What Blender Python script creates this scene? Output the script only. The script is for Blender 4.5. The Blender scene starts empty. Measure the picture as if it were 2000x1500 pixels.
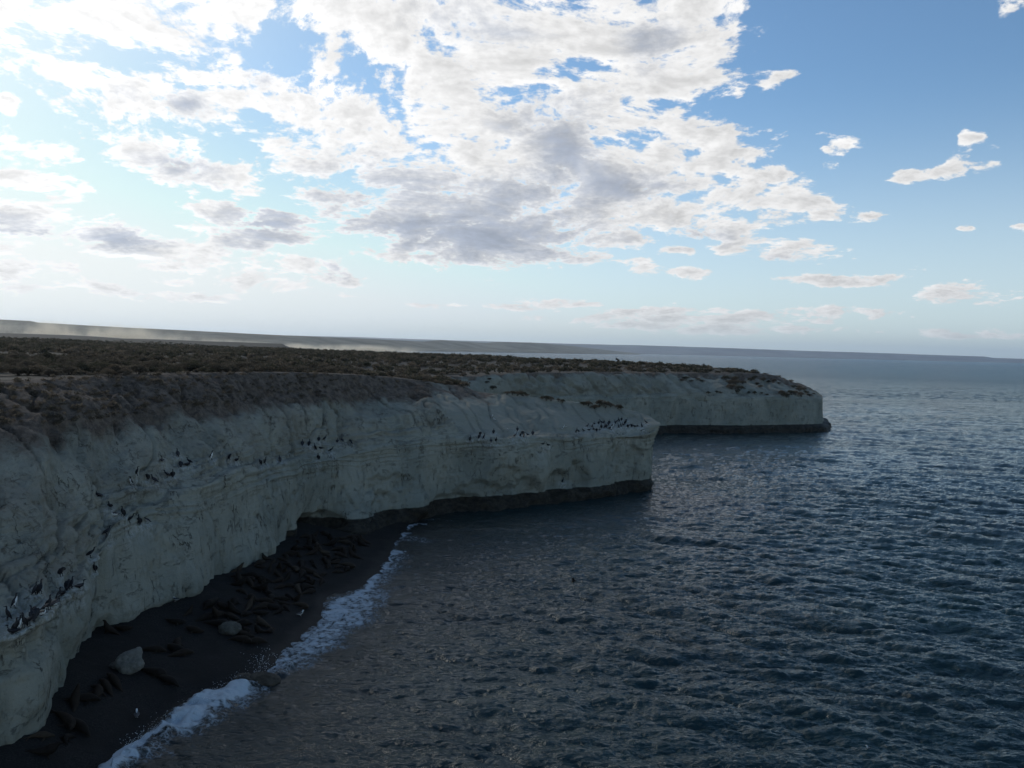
import bpy, bmesh, math, random
import numpy as np
from mathutils import Matrix, Vector
from mathutils.bvhtree import BVHTree

SC = bpy.context.scene
# ------------------------------------------------------------------ camera
CAMZ = 20.0
FPX = 1618.0                       # focal length in units of a 2000 px wide frame
PITCH = math.radians(2.40)
ROLL = 0.0240
R0 = np.array([1.0, 0, 0]); F_ = np.array([0, math.cos(PITCH), -math.sin(PITCH)])
U0 = np.array([0, math.sin(PITCH), math.cos(PITCH)])
R_ = math.cos(ROLL) * R0 + math.sin(ROLL) * U0
U_ = -math.sin(ROLL) * R0 + math.cos(ROLL) * U0
cam = bpy.data.cameras.new('camera'); co = bpy.data.objects.new('camera', cam)
SC.collection.objects.link(co); SC.camera = co
cam.sensor_width = 36; cam.lens = 36 * FPX / 2000
cam.clip_start = 0.5; cam.clip_end = 60000
Mx = Matrix.Identity(4)
for i in range(3):
    Mx[i][0] = R_[i]; Mx[i][1] = U_[i]; Mx[i][2] = -F_[i]
Mx[2][3] = CAMZ
co.matrix_world = Mx

def ray(px, py):
    return F_ + ((px - 1000) / FPX) * R_ + ((750 - py) / FPX) * U_
def PD(px, py, d):
    "point seen at px,py whose forward distance (world y) is d"
    r = ray(px, py); r = r * (d / r[1]); return np.array([r[0], r[1], CAMZ + r[2]])
def PZ(px, py, z):
    r = ray(px, py); r = r * ((z - CAMZ) / r[2]); return np.array([r[0], r[1], z])
def PXZ(px, d, z):
    "point at forward distance d and height z in image column px"
    py = 700.0
    for _ in range(8):
        p = PD(px, py, d); py += (p[2] - z) * FPX / d
    return PD(px, py, d)

# ------------------------------------------------------------------ render set-up, sun
SC.view_settings.view_transform = 'Standard'; SC.view_settings.look = 'None'
SC.view_settings.gamma = 1.0; SC.view_settings.exposure = 0.0
SC.render.engine = 'CYCLES'
cy = SC.cycles
cy.use_denoising = True
cy.max_bounces = 5; cy.diffuse_bounces = 2; cy.glossy_bounces = 2; cy.volume_bounces = 1
cy.transmission_bounces = 2; cy.caustics_reflective = False; cy.caustics_refractive = False
cy.sample_clamp_indirect = 4.0

SUN_AZ = -44.0      # degrees, left of the view direction
SUN_EL = 27.0
sun = bpy.data.lights.new('sun', 'SUN'); so = bpy.data.objects.new('sun', sun)
SC.collection.objects.link(so)
sun.energy = 1.1; sun.angle = math.radians(10); sun.color = (1.0, 0.93, 0.82)
a, e = math.radians(SUN_AZ), math.radians(SUN_EL)
sd = Vector((math.sin(a) * math.cos(e), math.cos(a) * math.cos(e), math.sin(e)))
so.rotation_euler = sd.to_track_quat('Z', 'Y').to_euler()
so.location = (-60, 60, 60)

# ------------------------------------------------------------------ node helper
class NT:
    def __init__(s, nt): s.nt = nt; nt.nodes.clear()
    def new(s, t, **kw):
        n = s.nt.nodes.new(t)
        for k, v in kw.items(): setattr(n, k, v)
        return n
    def put(s, inp, v):
        if isinstance(v, bpy.types.NodeSocket): s.nt.links.new(v, inp)
        elif v is not None:
            if isinstance(v, (tuple, list)) and len(v) == 3 and inp.type == 'RGBA': v = (*v, 1)
            inp.default_value = v
    def m(s, op, a, b=None, c=None, clamp=False):
        n = s.new('ShaderNodeMath', operation=op, use_clamp=clamp)
        for i, v in enumerate((a, b, c)):
            if v is not None: s.put(n.inputs[i], v)
        return n.outputs[0]
    def v(s, op, a, b=None, scale=None):
        n = s.new('ShaderNodeVectorMath', operation=op)
        s.put(n.inputs[0], a)
        if b is not None: s.put(n.inputs[1], b)
        if scale is not None: s.put(n.inputs[3], scale)
        return n.outputs['Value'] if op in ('DOT_PRODUCT', 'LENGTH') else n.outputs[0]
    def sep(s, a):
        n = s.new('ShaderNodeSeparateXYZ'); s.put(n.inputs[0], a); return n.outputs
    def comb(s, x, y, z=0.0):
        n = s.new('ShaderNodeCombineXYZ')
        for i, v in enumerate((x, y, z)): s.put(n.inputs[i], v)
        return n.outputs[0]
    def mapr(s, x, a, b, c=0.0, d=1.0, smooth=True):
        n = s.new('ShaderNodeMapRange'); n.clamp = True
        if smooth: n.interpolation_type = 'SMOOTHSTEP'
        for i, v in enumerate((x, a, b, c, d)): s.put(n.inputs[i], v)
        return n.outputs[0]
    def mix(s, f, a, b, mode='MIX'):
        n = s.new('ShaderNodeMix', data_type='RGBA', blend_type=mode)
        s.put(n.inputs[0], f); s.put(n.inputs[6], a); s.put(n.inputs[7], b)
        return n.outputs[2]
    def noise(s, vec, scale, detail=6, rough=0.55, dist=0.0, lac=2.0, out=0, dims='3D'):
        n = s.new('ShaderNodeTexNoise'); n.noise_dimensions = dims
        s.put(n.inputs['Vector'], vec); s.put(n.inputs['Scale'], scale)
        s.put(n.inputs['Detail'], detail); s.put(n.inputs['Roughness'], rough)
        s.put(n.inputs['Distortion'], dist); s.put(n.inputs['Lacunarity'], lac)
        return n.outputs[out]
    def voro(s, vec, scale, feature='F1', rand=1.0):
        n = s.new('ShaderNodeTexVoronoi'); n.feature = feature
        s.put(n.inputs['Vector'], vec); s.put(n.inputs['Scale'], scale); s.put(n.inputs['Randomness'], rand)
        return n.outputs['Distance']
    def scale(s, vec, xyz): return s.v('MULTIPLY', vec, xyz)
    def attr(s, name):
        n = s.new('ShaderNodeAttribute', attribute_name=name); return n.outputs['Fac']
    def bump(s, h, strength=1.0, dist=0.1, nrm=None):
        n = s.new('ShaderNodeBump'); s.put(n.inputs['Height'], h)
        n.inputs['Strength'].default_value = strength; n.inputs['Distance'].default_value = dist
        if nrm is not None: s.put(n.inputs['Normal'], nrm)
        return n.outputs[0]

# ------------------------------------------------------------------ world: sky texture and clouds
W = bpy.data.worlds.new('World'); SC.world = W; W.use_nodes = True
t = NT(W.node_tree)
sky = t.new('ShaderNodeTexSky'); sky.sky_type = 'NISHITA'; sky.sun_disc = False
sky.sun_elevation = math.radians(SUN_EL); sky.sun_rotation = math.radians(SUN_AZ)
sky.air_density = 1.0; sky.dust_density = 0.15; sky.ozone_density = 1.5; sky.altitude = 20
tc = t.new('ShaderNodeTexCoord')
D = t.v('NORMALIZE', tc.outputs['Generated'])
dx, dy, dz = t.sep(D)
az = t.m('ARCTAN2', dx, dy); el = t.m('ARCSINE', dz)
ang = t.comb(az, el)
zc = t.m('ADD', t.m('MAXIMUM', dz, 0.0), 0.26)
pl = t.comb(t.m('DIVIDE', dx, zc), t.m('DIVIDE', dy, zc), 0.0)

def azel(px, py):
    r = ray(px, py); r = r / np.linalg.norm(r)
    return math.atan2(r[0], r[1]), math.asin(r[2])
ELMAX = 0.50; EPOW = 0.80
def band_field(blobs, nb, k, lo, hi):
    "cloud cover over azimuth (curves) and elevation (bands), from a list of cloud banks"
    NP = 128
    AZ = np.linspace(-0.66, 0.66, NP)
    EL = ELMAX * (np.arange(nb) / (nb - 1)) ** (1 / EPOW)
    A2, E2 = np.meshgrid(AZ, EL)
    acc = np.full(A2.shape, 9.0)
    for b in blobs:
        px, py, rx, ry, an = (list(b) + [0])[:5]
        A, E = azel(px, py)
        g = math.hypot(px - 1000, py - 750) / FPX
        sx = rx / FPX / (1 + ((px - 1000) / FPX) ** 2); sy = ry / FPX / math.sqrt(1 + g * g)
        th = -math.radians(an) + ROLL
        u, v_ = A2 - A, E2 - E
        d = np.hypot((u * math.cos(th) + v_ * math.sin(th)) / sx, (-u * math.sin(th) + v_ * math.cos(th)) / sy)
        h = np.clip(0.5 + 0.5 * (acc - d) / k, 0, 1)
        acc = acc * (1 - h) + d * h - k * h * (1 - h) * 0.5
    val = np.clip((acc - lo) / (hi - lo), 0, 1)
    u = t.m('ADD', t.m('DIVIDE', az, 1.32), 0.5, clamp=True)
    uuu = t.comb(u, u, u)
    w = t.m('MULTIPLY', t.m('POWER', t.m('DIVIDE', t.m('MAXIMUM', el, 0.0), ELMAX, clamp=True), EPOW), nb - 1.0)
    www = t.comb(w, w, w)
    tot = None
    for b0 in range(0, nb, 3):
        src = uuu
        if tot is not None:                       # keeps the bands evaluated one after the other
            ma = t.new('ShaderNodeVectorMath', operation='MULTIPLY_ADD')
            t.put(ma.inputs[0], tot); ma.inputs[1].default_value = (1e-8, 1e-8, 1e-8); t.put(ma.inputs[2], uuu)
            src = ma.outputs[0]
        n = t.new('ShaderNodeRGBCurve')
        for c in range(3):
            cu = n.mapping.curves[c]
            xs = np.linspace(0, 1, NP)
            cu.points[0].location = (0, val[b0 + c][0]); cu.points[1].location = (1, val[b0 + c][-1])
            for q in range(1, NP - 1): cu.points.new(xs[q], val[b0 + c][q])
        n.mapping.update()
        t.put(n.inputs['Color'], src)
        hat = t.v('MAXIMUM', t.v('SUBTRACT', (1, 1, 1), t.v('ABSOLUTE', t.v('SUBTRACT', www, (b0, b0 + 1, b0 + 2)))), (0, 0, 0))
        d = t.v('DOT_PRODUCT', n.outputs[0], hat)
        tot = d if tot is None else t.m('ADD', tot, d)
    return t.m('ADD', t.m('MULTIPLY', tot, hi - lo), lo)

COVER = [
 # upper bank
 (620, 20, 130, 50, 0), (780, 60, 190, 85, 5), (1000, 95, 220, 115, 0), (1230, 85, 180, 100, 5), (1370, 75, 80, 50, 5),
 (860, 165, 190, 55, 15), (1120, 170, 150, 60, 5), (1330, 20, 100, 38, 0), (1310, 160, 60, 20, -15), (1180, 210, 60, 25, -10),
 # top left
 (180, 55, 130, 45, -5), (320, 25, 170, 60, 0), (480, 10, 120, 40, 0), (5, 30, 35, 30),
 # diagonal band
 (50, 115, 120, 50, 20), (190, 180, 110, 38, 20), (330, 195, 130, 33, 0), (450, 178, 120, 38, 5), (560, 205, 130, 45, 22),
 (700, 250, 170, 50, 12), (880, 260, 190, 55, 5),
 # centre
 (1040, 260, 170, 70, 0), (950, 330, 280, 70, 0), (1240, 260, 130, 45, 3), (1380, 255, 110, 30, 3), (1300, 300, 180, 35, 3),
 (700, 315, 200, 50, 5), (1450, 300, 50, 12, 0),
 # mid left
 (350, 318, 160, 40, 10), (55, 290, 90, 26, 10), (50, 350, 90, 18, 5), (120, 378, 45, 25, 10), (480, 365, 45, 24, 10), (10, 200, 25, 20),
 (430, 412, 70, 24, 12), (550, 445, 70, 32, 5), (460, 465, 90, 26, 5), (60, 430, 110, 35, 8), (200, 465, 130, 30, 8), (340, 490, 120, 25, 5),
 (15, 475, 50, 16),
 # dark base
 (900, 430, 270, 66, 5), (960, 485, 190, 34, 3), (1150, 400, 170, 50, 0), (1200, 350, 200, 40, 3), (800, 500, 70, 15, 5),
 # right arm
 (1400, 355, 140, 38, 5), (1510, 395, 70, 35, 10), (1600, 405, 55, 22, 10), (1290, 415, 130, 36, 5), (1420, 455, 95, 24, 12),
 (1190, 462, 110, 26, -5), (1560, 492, 85, 20, 3), (1430, 488, 45, 10, 0), (1330, 490, 42, 9, 0), (1500, 345, 60, 18, -10), (1130, 500, 75, 14, 0),
 # small ones to the right
 (1530, 152, 38, 9, -6), (1325, 207, 30, 11, -12), (1252, 200, 14, 9, 0), (1630, 288, 38, 13, 0), (1616, 322, 20, 9, 5), (1600, 262, 16, 5), (1775, 345, 30, 13, 0),
 (1840, 336, 60, 12, -12), (1868, 330, 28, 16, 0), (1922, 322, 38, 13, 3), (1905, 270, 40, 8, 20), (1880, 300, 24, 11, 0),
 (1985, 8, 42, 24, 0), (1705, 418, 26, 8, 0), (1240, 511, 36, 12, 0), (1330, 532, 46, 10, 4), (1250, 533, 30, 6), (1435, 195, 10, 5),
 (1640, 546, 100, 9, 4), (1730, 540, 50, 7, -5), (1890, 572, 90, 16, 3), (1930, 590, 50, 6, 0), (1780, 520, 35, 6, 0), (1462, 548, 10, 6), (1890, 445, 15, 8),
 (1990, 440, 20, 8), (1370, 185, 14, 5), (1478, 65, 24, 5, 0), (1640, 555, 60, 7, 0),
 # low rows
 (600, 520, 90, 18, 10), (500, 542, 95, 22, 4), (650, 540, 70, 15, 6), (120, 519, 36, 13, 5), (300, 517, 60, 11, 5), (220, 566, 70, 13, 4), (350, 552, 50, 5),
 (30, 522, 60, 18, 0), (60, 555, 90, 15, 5), (340, 578, 100, 11, 3), (850, 598, 50, 6), (1030, 598, 70, 9, 0), (690, 575, 40, 5),
 (1250, 612, 120, 12, 0), (1420, 618, 160, 14, 3), (1580, 610, 90, 12, 0), (1720, 612, 70, 8, 2), (1350, 636, 220, 14, 2), (1900, 655, 120, 8, 2), (1100, 588, 60, 6, 0), (1180, 610, 60, 6),
 # the sky behind the camera and overhead, seen only in reflections
 (600, -500, 500, 200, 10), (1500, -700, 300, 120, -10), (-300, -100, 260, 200, 0), (-500, 300, 300, 120, 5), (200, -250, 260, 90, 0),
]
DARK = [
 (910, 448, 260, 56, 4), (960, 485, 170, 28, 3), (760, 332, 170, 26, 4), (1000, 385, 200, 36, 0), (1180, 350, 140, 26, 3), (1080, 225, 110, 30, 0), (1110, 300, 60, 30, 0),
 (370, 335, 90, 24, 12), (530, 448, 100, 30, 5), (60, 440, 120, 24, 8), (240, 470, 120, 16, 8), (460, 470, 60, 13, 5), (220, 482, 90, 10, 8), (350, 500, 70, 9, 3),
 (1275, 88, 60, 34, 0), (1560, 500, 60, 9, -3), (490, 548, 55, 9, 3), (650, 543, 40, 7), (1330, 450, 90, 12, 8), (20, 370, 40, 11, 5), (120, 522, 26, 7), (40, 528, 50, 7), (50, 562, 60, 7),
 (920, 40, 120, 30, 5), (540, 175, 50, 10, 18), (240, 198, 50, 10, 0), (60, 296, 45, 8, 8), (360, 205, 50, 7),
]
rc = band_field(COVER, 57, 0.25, 0.2, 2.2)
rd = band_field(DARK, 18, 0.5, 0.0, 2.2)
warp = t.noise(pl, 1.6, 2, 0.5, out=1, dims='2D')
plw = t.v('ADD', pl, t.v('SCALE', t.v('SUBTRACT', warp, (0.5, 0.5, 0.5)), scale=0.30))
n1 = t.noise(plw, 7.5, 11, 0.63, dims='2D')
sdir = (math.sin(a) * 0.032, math.cos(a) * 0.032, 0)
n2 = t.noise(t.v('ADD', plw, sdir), 7.5, 5, 0.60, dims='2D')
n3 = t.noise(pl, 34.0, 4, 0.6, dims='2D')
puff = t.m('ADD', t.m('MULTIPLY', t.m('SUBTRACT', n1, 0.5), 3.3), t.m('MULTIPLY', t.m('SUBTRACT', n3, 0.5), 1.0))
core = t.m('MINIMUM', t.m('SUBTRACT', 1.12, rc), 0.54)
dens = t.m('ADD', core, puff)
boost = t.m('MULTIPLY', t.mapr(rd, 1.1, 0.3), 0.40)
alpha = t.m('MULTIPLY', t.mapr(t.m('ADD', dens, boost), -0.06, 0.42), t.mapr(t.m('ABSOLUTE', az), 0.9, 1.5, 1.0, 0.15))
relief = t.m('MULTIPLY', t.m('SUBTRACT', n1, n2), 1.15)
darkm = t.mapr(t.m('ADD', t.m('SUBTRACT', 1.10, rd), t.m('MULTIPLY', puff, 0.50)), -0.45, 1.00)
darkm = t.m('MULTIPLY', darkm, t.mapr(t.m('ADD', dens, boost), 0.10, 0.60))
# brightness towards the sun
ca = t.v('DOT_PRODUCT', D, tuple(sd))
glow = t.m('POWER', t.m('MAXIMUM', ca, 0.0), 5.0)
halo = t.m('POWER', t.m('MAXIMUM', ca, 0.0), 24.0)
lum = t.m('ADD', t.m('ADD', 0.88, t.m('MULTIPLY', glow, 0.30)), t.m('MULTIPLY', relief, 0.6))
lum = t.m('SUBTRACT', lum, t.m('MULTIPLY', t.mapr(dens, 0.35, 1.15), 0.24))
lum = t.m('MAXIMUM', lum, 0.62)
white = t.v('SCALE', (1.0, 0.995, 0.99), scale=lum)
grey = t.v('SCALE', (0.38, 0.43, 0.53), scale=t.m('ADD', t.m('ADD', 0.92, t.m('MULTIPLY', glow, 0.30)), t.m('MULTIPLY', relief, 0.7)))
ccol = t.mix(t.m('MULTIPLY', darkm, 0.95), white, grey)
# clear sky: the sky texture, thinned by haze near the horizon
SKYK = 0.10
skyc = t.v('MULTIPLY', sky.outputs[0], (SKYK * 0.92, SKYK * 1.13, SKYK * 1.26))
skyc = t.v('MINIMUM', skyc, (0.80, 0.90, 0.93))
skyc = t.mix(t.m('MULTIPLY', t.m('POWER', t.m('MAXIMUM', ca, 0.0), 9.0), 0.65), skyc, (0.70, 0.88, 0.93))
hz = t.mapr(el, 0.0, 0.34, 1.0, 0.0)
hcol = t.mix(t.m('POWER', t.m('MAXIMUM', ca, 0.0), 4.0), (0.74, 0.85, 0.91), (1.20, 1.14, 1.04))
skyc2 = t.mix(t.m('MULTIPLY', t.m('POWER', hz, 1.5), 0.72), skyc, hcol)
skyc2 = t.mix(t.m('MULTIPLY', halo, 0.7), skyc2, (1.3, 1.28, 1.2))
fin = t.mix(t.m('MULTIPLY', alpha, t.mapr(el, 0.0, 0.06, 0.6, 1.0)), skyc2, ccol)
bg = t.new('ShaderNodeBackground'); t.put(bg.inputs[0], fin); bg.inputs[1].default_value = 1.0
ow = t.new('ShaderNodeOutputWorld'); t.nt.links.new(bg.outputs[0], ow.inputs[0])
W.cycles.sampling_method = 'MANUAL'; W.cycles.sample_map_resolution = 1024

# ================================================================== numeric helpers
def _hash(ix, iy, iz):
    h = (ix.astype(np.int64) * 374761393 + iy.astype(np.int64) * 668265263 + iz.astype(np.int64) * 2147483647 % 4294967296) & 0xffffffff
    h = ((h ^ (h >> 13)) * 1274126177) & 0xffffffff
    h = (h ^ (h >> 16)) & 0xffffffff
    h = (h * 2246822519) & 0xffffffff
    return ((h ^ (h >> 15)) & 0xffff) / 65535.0 * 2 - 1
def vnoise(x, y, z):
    xi, yi, zi = np.floor(x), np.floor(y), np.floor(z)
    fx, fy, fz = x - xi, y - yi, z - zi
    fx, fy, fz = [f * f * f * (f * (f * 6 - 15) + 10) for f in (fx, fy, fz)]
    r = 0
    for a_ in (0, 1):
        wx = fx if a_ else 1 - fx
        for b_ in (0, 1):
            wy = fy if b_ else 1 - fy
            for c_ in (0, 1):
                wz = fz if c_ else 1 - fz
                r = r + wx * wy * wz * _hash(xi + a_, yi + b_, zi + c_)
    return r
def fbm(x, y, z, oct=4, g=0.5, l=2.03):
    s = 0; amp = 1; tot = 0
    for i in range(oct):
        s = s + amp * vnoise(x + 17.3 * i, y - 9.1 * i, z + 5.7 * i); tot += amp
        amp *= g; x = x * l; y = y * l; z = z * l
    return s / tot * 1.6
def sstep(x, a_, b_):
    u = np.clip((x - a_) / (b_ - a_), 0, 1); return u * u * (3 - 2 * u)

def mesh_obj(name, V, Fc, mats=(), parent=None, smooth=True, attrs=None, mi=None):
    me = bpy.data.meshes.new(name)
    V = np.asarray(V, np.float32)
    me.vertices.add(len(V)); me.vertices.foreach_set('co', V.ravel())
    if isinstance(Fc, np.ndarray):
        n, k = Fc.shape
        me.loops.add(n * k); me.loops.foreach_set('vertex_index', Fc.astype(np.int32).ravel())
        me.polygons.add(n); me.polygons.foreach_set('loop_start', np.arange(0, n * k, k, dtype=np.int32))
    else:
        tot = [len(f) for f in Fc]; n = len(Fc)
        me.loops.add(sum(tot)); me.loops.foreach_set('vertex_index', np.concatenate([np.asarray(f) for f in Fc]).astype(np.int32))
        me.polygons.add(n); me.polygons.foreach_set('loop_start', np.concatenate([[0], np.cumsum(tot)[:-1]]).astype(np.int32))
    if mi is not None: me.polygons.foreach_set('material_index', np.asarray(mi, np.int32))
    me.update(calc_edges=True); me.validate()
    if smooth: me.polygons.foreach_set('use_smooth', np.ones(len(me.polygons), bool))
    for m_ in mats: me.materials.append(m_)
    for k_, arr in (attrs or {}).items():
        at = me.attributes.new(k_, 'FLOAT', 'POINT'); at.data.foreach_set('value', np.asarray(arr, np.float32).ravel())
    o = bpy.data.objects.new(name, me); SC.collection.objects.link(o)
    if parent is not None: o.parent = parent
    return o
def grid_faces(ni, nj, flip=False):
    i, j = np.meshgrid(np.arange(ni - 1), np.arange(nj - 1), indexing='ij')
    a_ = i * nj + j
    f = np.stack([a_, a_ + nj, a_ + nj + 1, a_ + 1], -1).reshape(-1, 4)
    return f[:, ::-1].copy() if flip else f
def tag(o, label=None, cat=None, group=None, kind=None):
    if label: o['label'] = label
    if cat: o['category'] = cat
    if group: o['group'] = group
    if kind: o['kind'] = kind
    return o
def mat(name):
    m_ = bpy.data.materials.new(name); m_.use_nodes = True
    n = NT(m_.node_tree); b = n.new('ShaderNodeBsdfPrincipled'); o = n.new('ShaderNodeOutputMaterial')
    n.nt.links.new(b.outputs[0], o.inputs[0])
    return m_, n, b
def plain(name, col, rough=0.9, var=0.15, sc=5.0, spec=0.3):
    m_, n, b = mat(name)
    g = n.new('ShaderNodeNewGeometry')
    tcn = n.new('ShaderNodeTexCoord')
    f = n.noise(tcn.outputs['Object'], sc, 4)
    c = n.mix(f, tuple(x * (1 - var * 2) for x in col), tuple(min(1, x * (1 + var * 2)) for x in col))
    n.put(b.inputs['Base Color'], c); b.inputs['Roughness'].default_value = rough
    b.inputs['Specular IOR Level'].default_value = spec
    return m_

# ================================================================== cliff material
def cliff_material():
    m_, n, b = mat('cliff_rock')
    geo = n.new('ShaderNodeNewGeometry'); P = geo.outputs['Position']
    soil, tide, sand, guano, upper = [n.attr(x) for x in ('soil', 'tide', 'sand', 'guano', 'upper')]
    nz = n.sep(geo.outputs['Normal'])[2]; pz = n.sep(P)[2]
    big = n.noise(P, 0.16, 5, 0.6)
    mid = n.noise(P, 0.9, 6, 0.62)
    fine = n.noise(P, 6.0, 6, 0.7)
    vert = n.noise(n.scale(P, (1.3, 1.3, 0.22)), 1.6, 6, 0.62)
    strat = n.noise(n.scale(P, (0.14, 0.14, 2.6)), 1.2, 5, 0.6)
    pale = n.mix(n.mapr(big, 0.38, 0.64), (0.232, 0.234, 0.192), (0.312, 0.300, 0.240))
    ochre = n.mapr(n.m('ADD', n.m('MULTIPLY', mid, 0.6), n.m('MULTIPLY', strat, 0.4)), 0.50, 0.66)
    c = n.mix(n.m('MULTIPLY', ochre, 0.48), pale, (0.225, 0.190, 0.120))
    c = n.mix(n.m('MULTIPLY', n.mapr(vert, 0.55, 0.72), 0.45), c, (0.150, 0.150, 0.120))
    # faint laminae in the upper part, a dark bed at ledge height
    w = n.m('ADD', pz, n.m('MULTIPLY', n.noise(n.scale(P, (1, 1, 0.3)), 0.25, 4), 1.6))
    lam = n.noise(n.comb(0.0, 0.0, n.m('MULTIPLY', w, 5.0)), 1.0, 4, 0.7)
    lamm = n.m('MULTIPLY', n.mapr(lam, 0.52, 0.62), n.m('MULTIPLY', n.mapr(pz, 7.4, 8.4), n.mapr(pz, 9.6, 11.5, 1.0, 0.25)))
    c = n.mix(n.m('MULTIPLY', lamm, 0.45), c, (0.125, 0.108, 0.072))
    # cracks: thin dark zero crossings
    def crack(vec, scale, width, det=4):
        q = n.noise(vec, scale, det, 0.6)
        return n.mapr(n.m('ABSOLUTE', n.m('SUBTRACT', q, 0.5)), 0.0, width, 1.0, 0.0)
    gate1 = n.mapr(n.noise(P, 0.5, 3), 0.50, 0.60)
    gate2 = n.mapr(n.noise(n.v('ADD', P, (31, 7, 3)), 0.8, 3), 0.50, 0.58)
    k1 = n.m('MULTIPLY', crack(n.scale(P, (1, 1, 0.16)), 0.75, 0.014, 5), gate1)
    k2 = n.m('MULTIPLY', crack(n.scale(P, (0.35, 0.35, 1.5)), 0.8, 0.012, 6), gate2)
    k3 = n.m('MULTIPLY', crack(n.scale(P, (1.2, 1.2, 0.28)), 1.9, 0.018, 6), n.mapr(mid, 0.47, 0.56))
    kk = n.m('MAXIMUM', n.m('MAXIMUM', k1, n.m('MULTIPLY', k2, 0.5)), n.m('MULTIPLY', k3, 0.22))
    notsoft = n.m('SUBTRACT', 1.0, n.m('MULTIPLY', sand, 0.85))
    kk = n.m('MULTIPLY', kk, notsoft)
    c = n.mix(n.m('MULTIPLY', kk, 0.85), c, (0.055, 0.050, 0.040))
    # pits and specks
    pit = n.mapr(n.noise(P, 9.0, 4, 0.7), 0.60, 0.72)
    c = n.mix(n.m('MULTIPLY', n.m('MULTIPLY', pit, 0.42), notsoft), c, (0.085, 0.078, 0.060))
    # loose sandy slope
    c = n.mix(n.m('MULTIPLY', sand, 0.60), c, n.mix(fine, (0.185, 0.180, 0.145), (0.255, 0.240, 0.192)))
    wash = n.m('MULTIPLY', n.m('MULTIPLY', upper, n.m('SUBTRACT', 1.0, sand)), n.mapr(n.noise(n.scale(P, (1, 1, 0.5)), 0.22, 6, 0.65), 0.36, 0.60))
    c = n.mix(n.m('MULTIPLY', wash, 0.30), c, (0.165, 0.132, 0.100))
    # reddish-brown soil slipping down from the rim
    sm = n.mapr(n.m('ADD', soil, n.m('MULTIPLY', n.m('SUBTRACT', n.noise(n.scale(P, (1, 1, 0.7)), 0.33, 7, 0.66), 0.5), 0.95)), 0.52, 0.82)
    sc_ = n.mix(n.mapr(n.noise(P, 1.7, 6, 0.7), 0.35, 0.65), (0.070, 0.050, 0.038), (0.165, 0.122, 0.092))
    sc_ = n.mix(n.mapr(fine, 0.55, 0.75), sc_, (0.20, 0.165, 0.13))
    c = n.mix(n.m('MULTIPLY', sm, 0.94), c, sc_)
    # guano
    g = n.m('MULTIPLY', guano, n.mapr(n.noise(n.scale(P, (1, 1, 0.5)), 4.5, 5, 0.75), 0.40, 0.60))
    c = n.mix(n.m('MULTIPLY', g, 0.36), c, (0.66, 0.68, 0.68))
    # weed and wet rock along the water line
    tm = n.mapr(n.m('ADD', tide, n.m('MULTIPLY', n.m('SUBTRACT', n.noise(P, 0.9, 5), 0.5), 0.5)), 0.40, 0.60)
    tc_ = n.mix(n.mapr(n.noise(n.scale(P, (1, 1, 2.0)), 1.5, 6, 0.7), 0.40, 0.62), (0.012, 0.010, 0.007), (0.042, 0.034, 0.022))
    c = n.mix(tm, c, tc_)
    n.put(b.inputs['Base Color'], c)
    n.put(b.inputs['Roughness'], n.m('SUBTRACT', 0.95, n.m('MULTIPLY', tm, 0.35)))
    b.inputs['Specular IOR Level'].default_value = 0.2
    hgt = n.m('ADD', n.m('MULTIPLY', n.noise(n.scale(P, (1, 1, 1.5)), 2.0, 10, 0.75), 0.75), n.m('MULTIPLY', fine, 0.30))
    hgt = n.m('ADD', hgt, n.m('MULTIPLY', vert, 0.3))
    hgt = n.m('ADD', hgt, n.m('MULTIPLY', lam, n.m('MULTIPLY', n.mapr(pz, 7.0, 8.2), 0.4)))
    hgt = n.m('SUBTRACT', hgt, n.m('MULTIPLY', kk, 0.8))
    hgt = n.m('MULTIPLY', hgt, n.m('SUBTRACT', 1.0, n.m('MULTIPLY', sand, 0.35)))
    n.put(b.inputs['Normal'], n.bump(hgt, 0.85, 0.26))
    return m_
M_CLIFF = cliff_material()

def catmull(P, ns):
    "P (n, m, 3) -> interpolated along axis 0, ns[i] steps on span i (chordal, limited overshoot)"
    out = []; n = len(P)
    for i in range(n - 1):
        p1, p2 = P[i], P[i + 1]
        d = np.linalg.norm(p2 - p1, axis=-1, keepdims=True) + 1e-6
        t1 = np.zeros_like(p1) if i == 0 else (p2 - P[i - 1]) / (d + np.linalg.norm(p1 - P[i - 1], axis=-1, keepdims=True) + 1e-6) * d
        t2 = np.zeros_like(p1) if i == n - 2 else (P[i + 2] - p1) / (d + np.linalg.norm(P[i + 2] - p2, axis=-1, keepdims=True) + 1e-6) * d
        if i == 0: t1 = p2 - p1
        if i == n - 2: t2 = p2 - p1
        for k in range(ns[i]):
            s = k / ns[i]
            out.append((2 * s**3 - 3 * s**2 + 1) * p1 + (s**3 - 2 * s**2 + s) * t1 + (-2 * s**3 + 3 * s**2) * p2 + (s**3 - s**2) * t2)
    out.append(P[-1]); return np.array(out)

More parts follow.
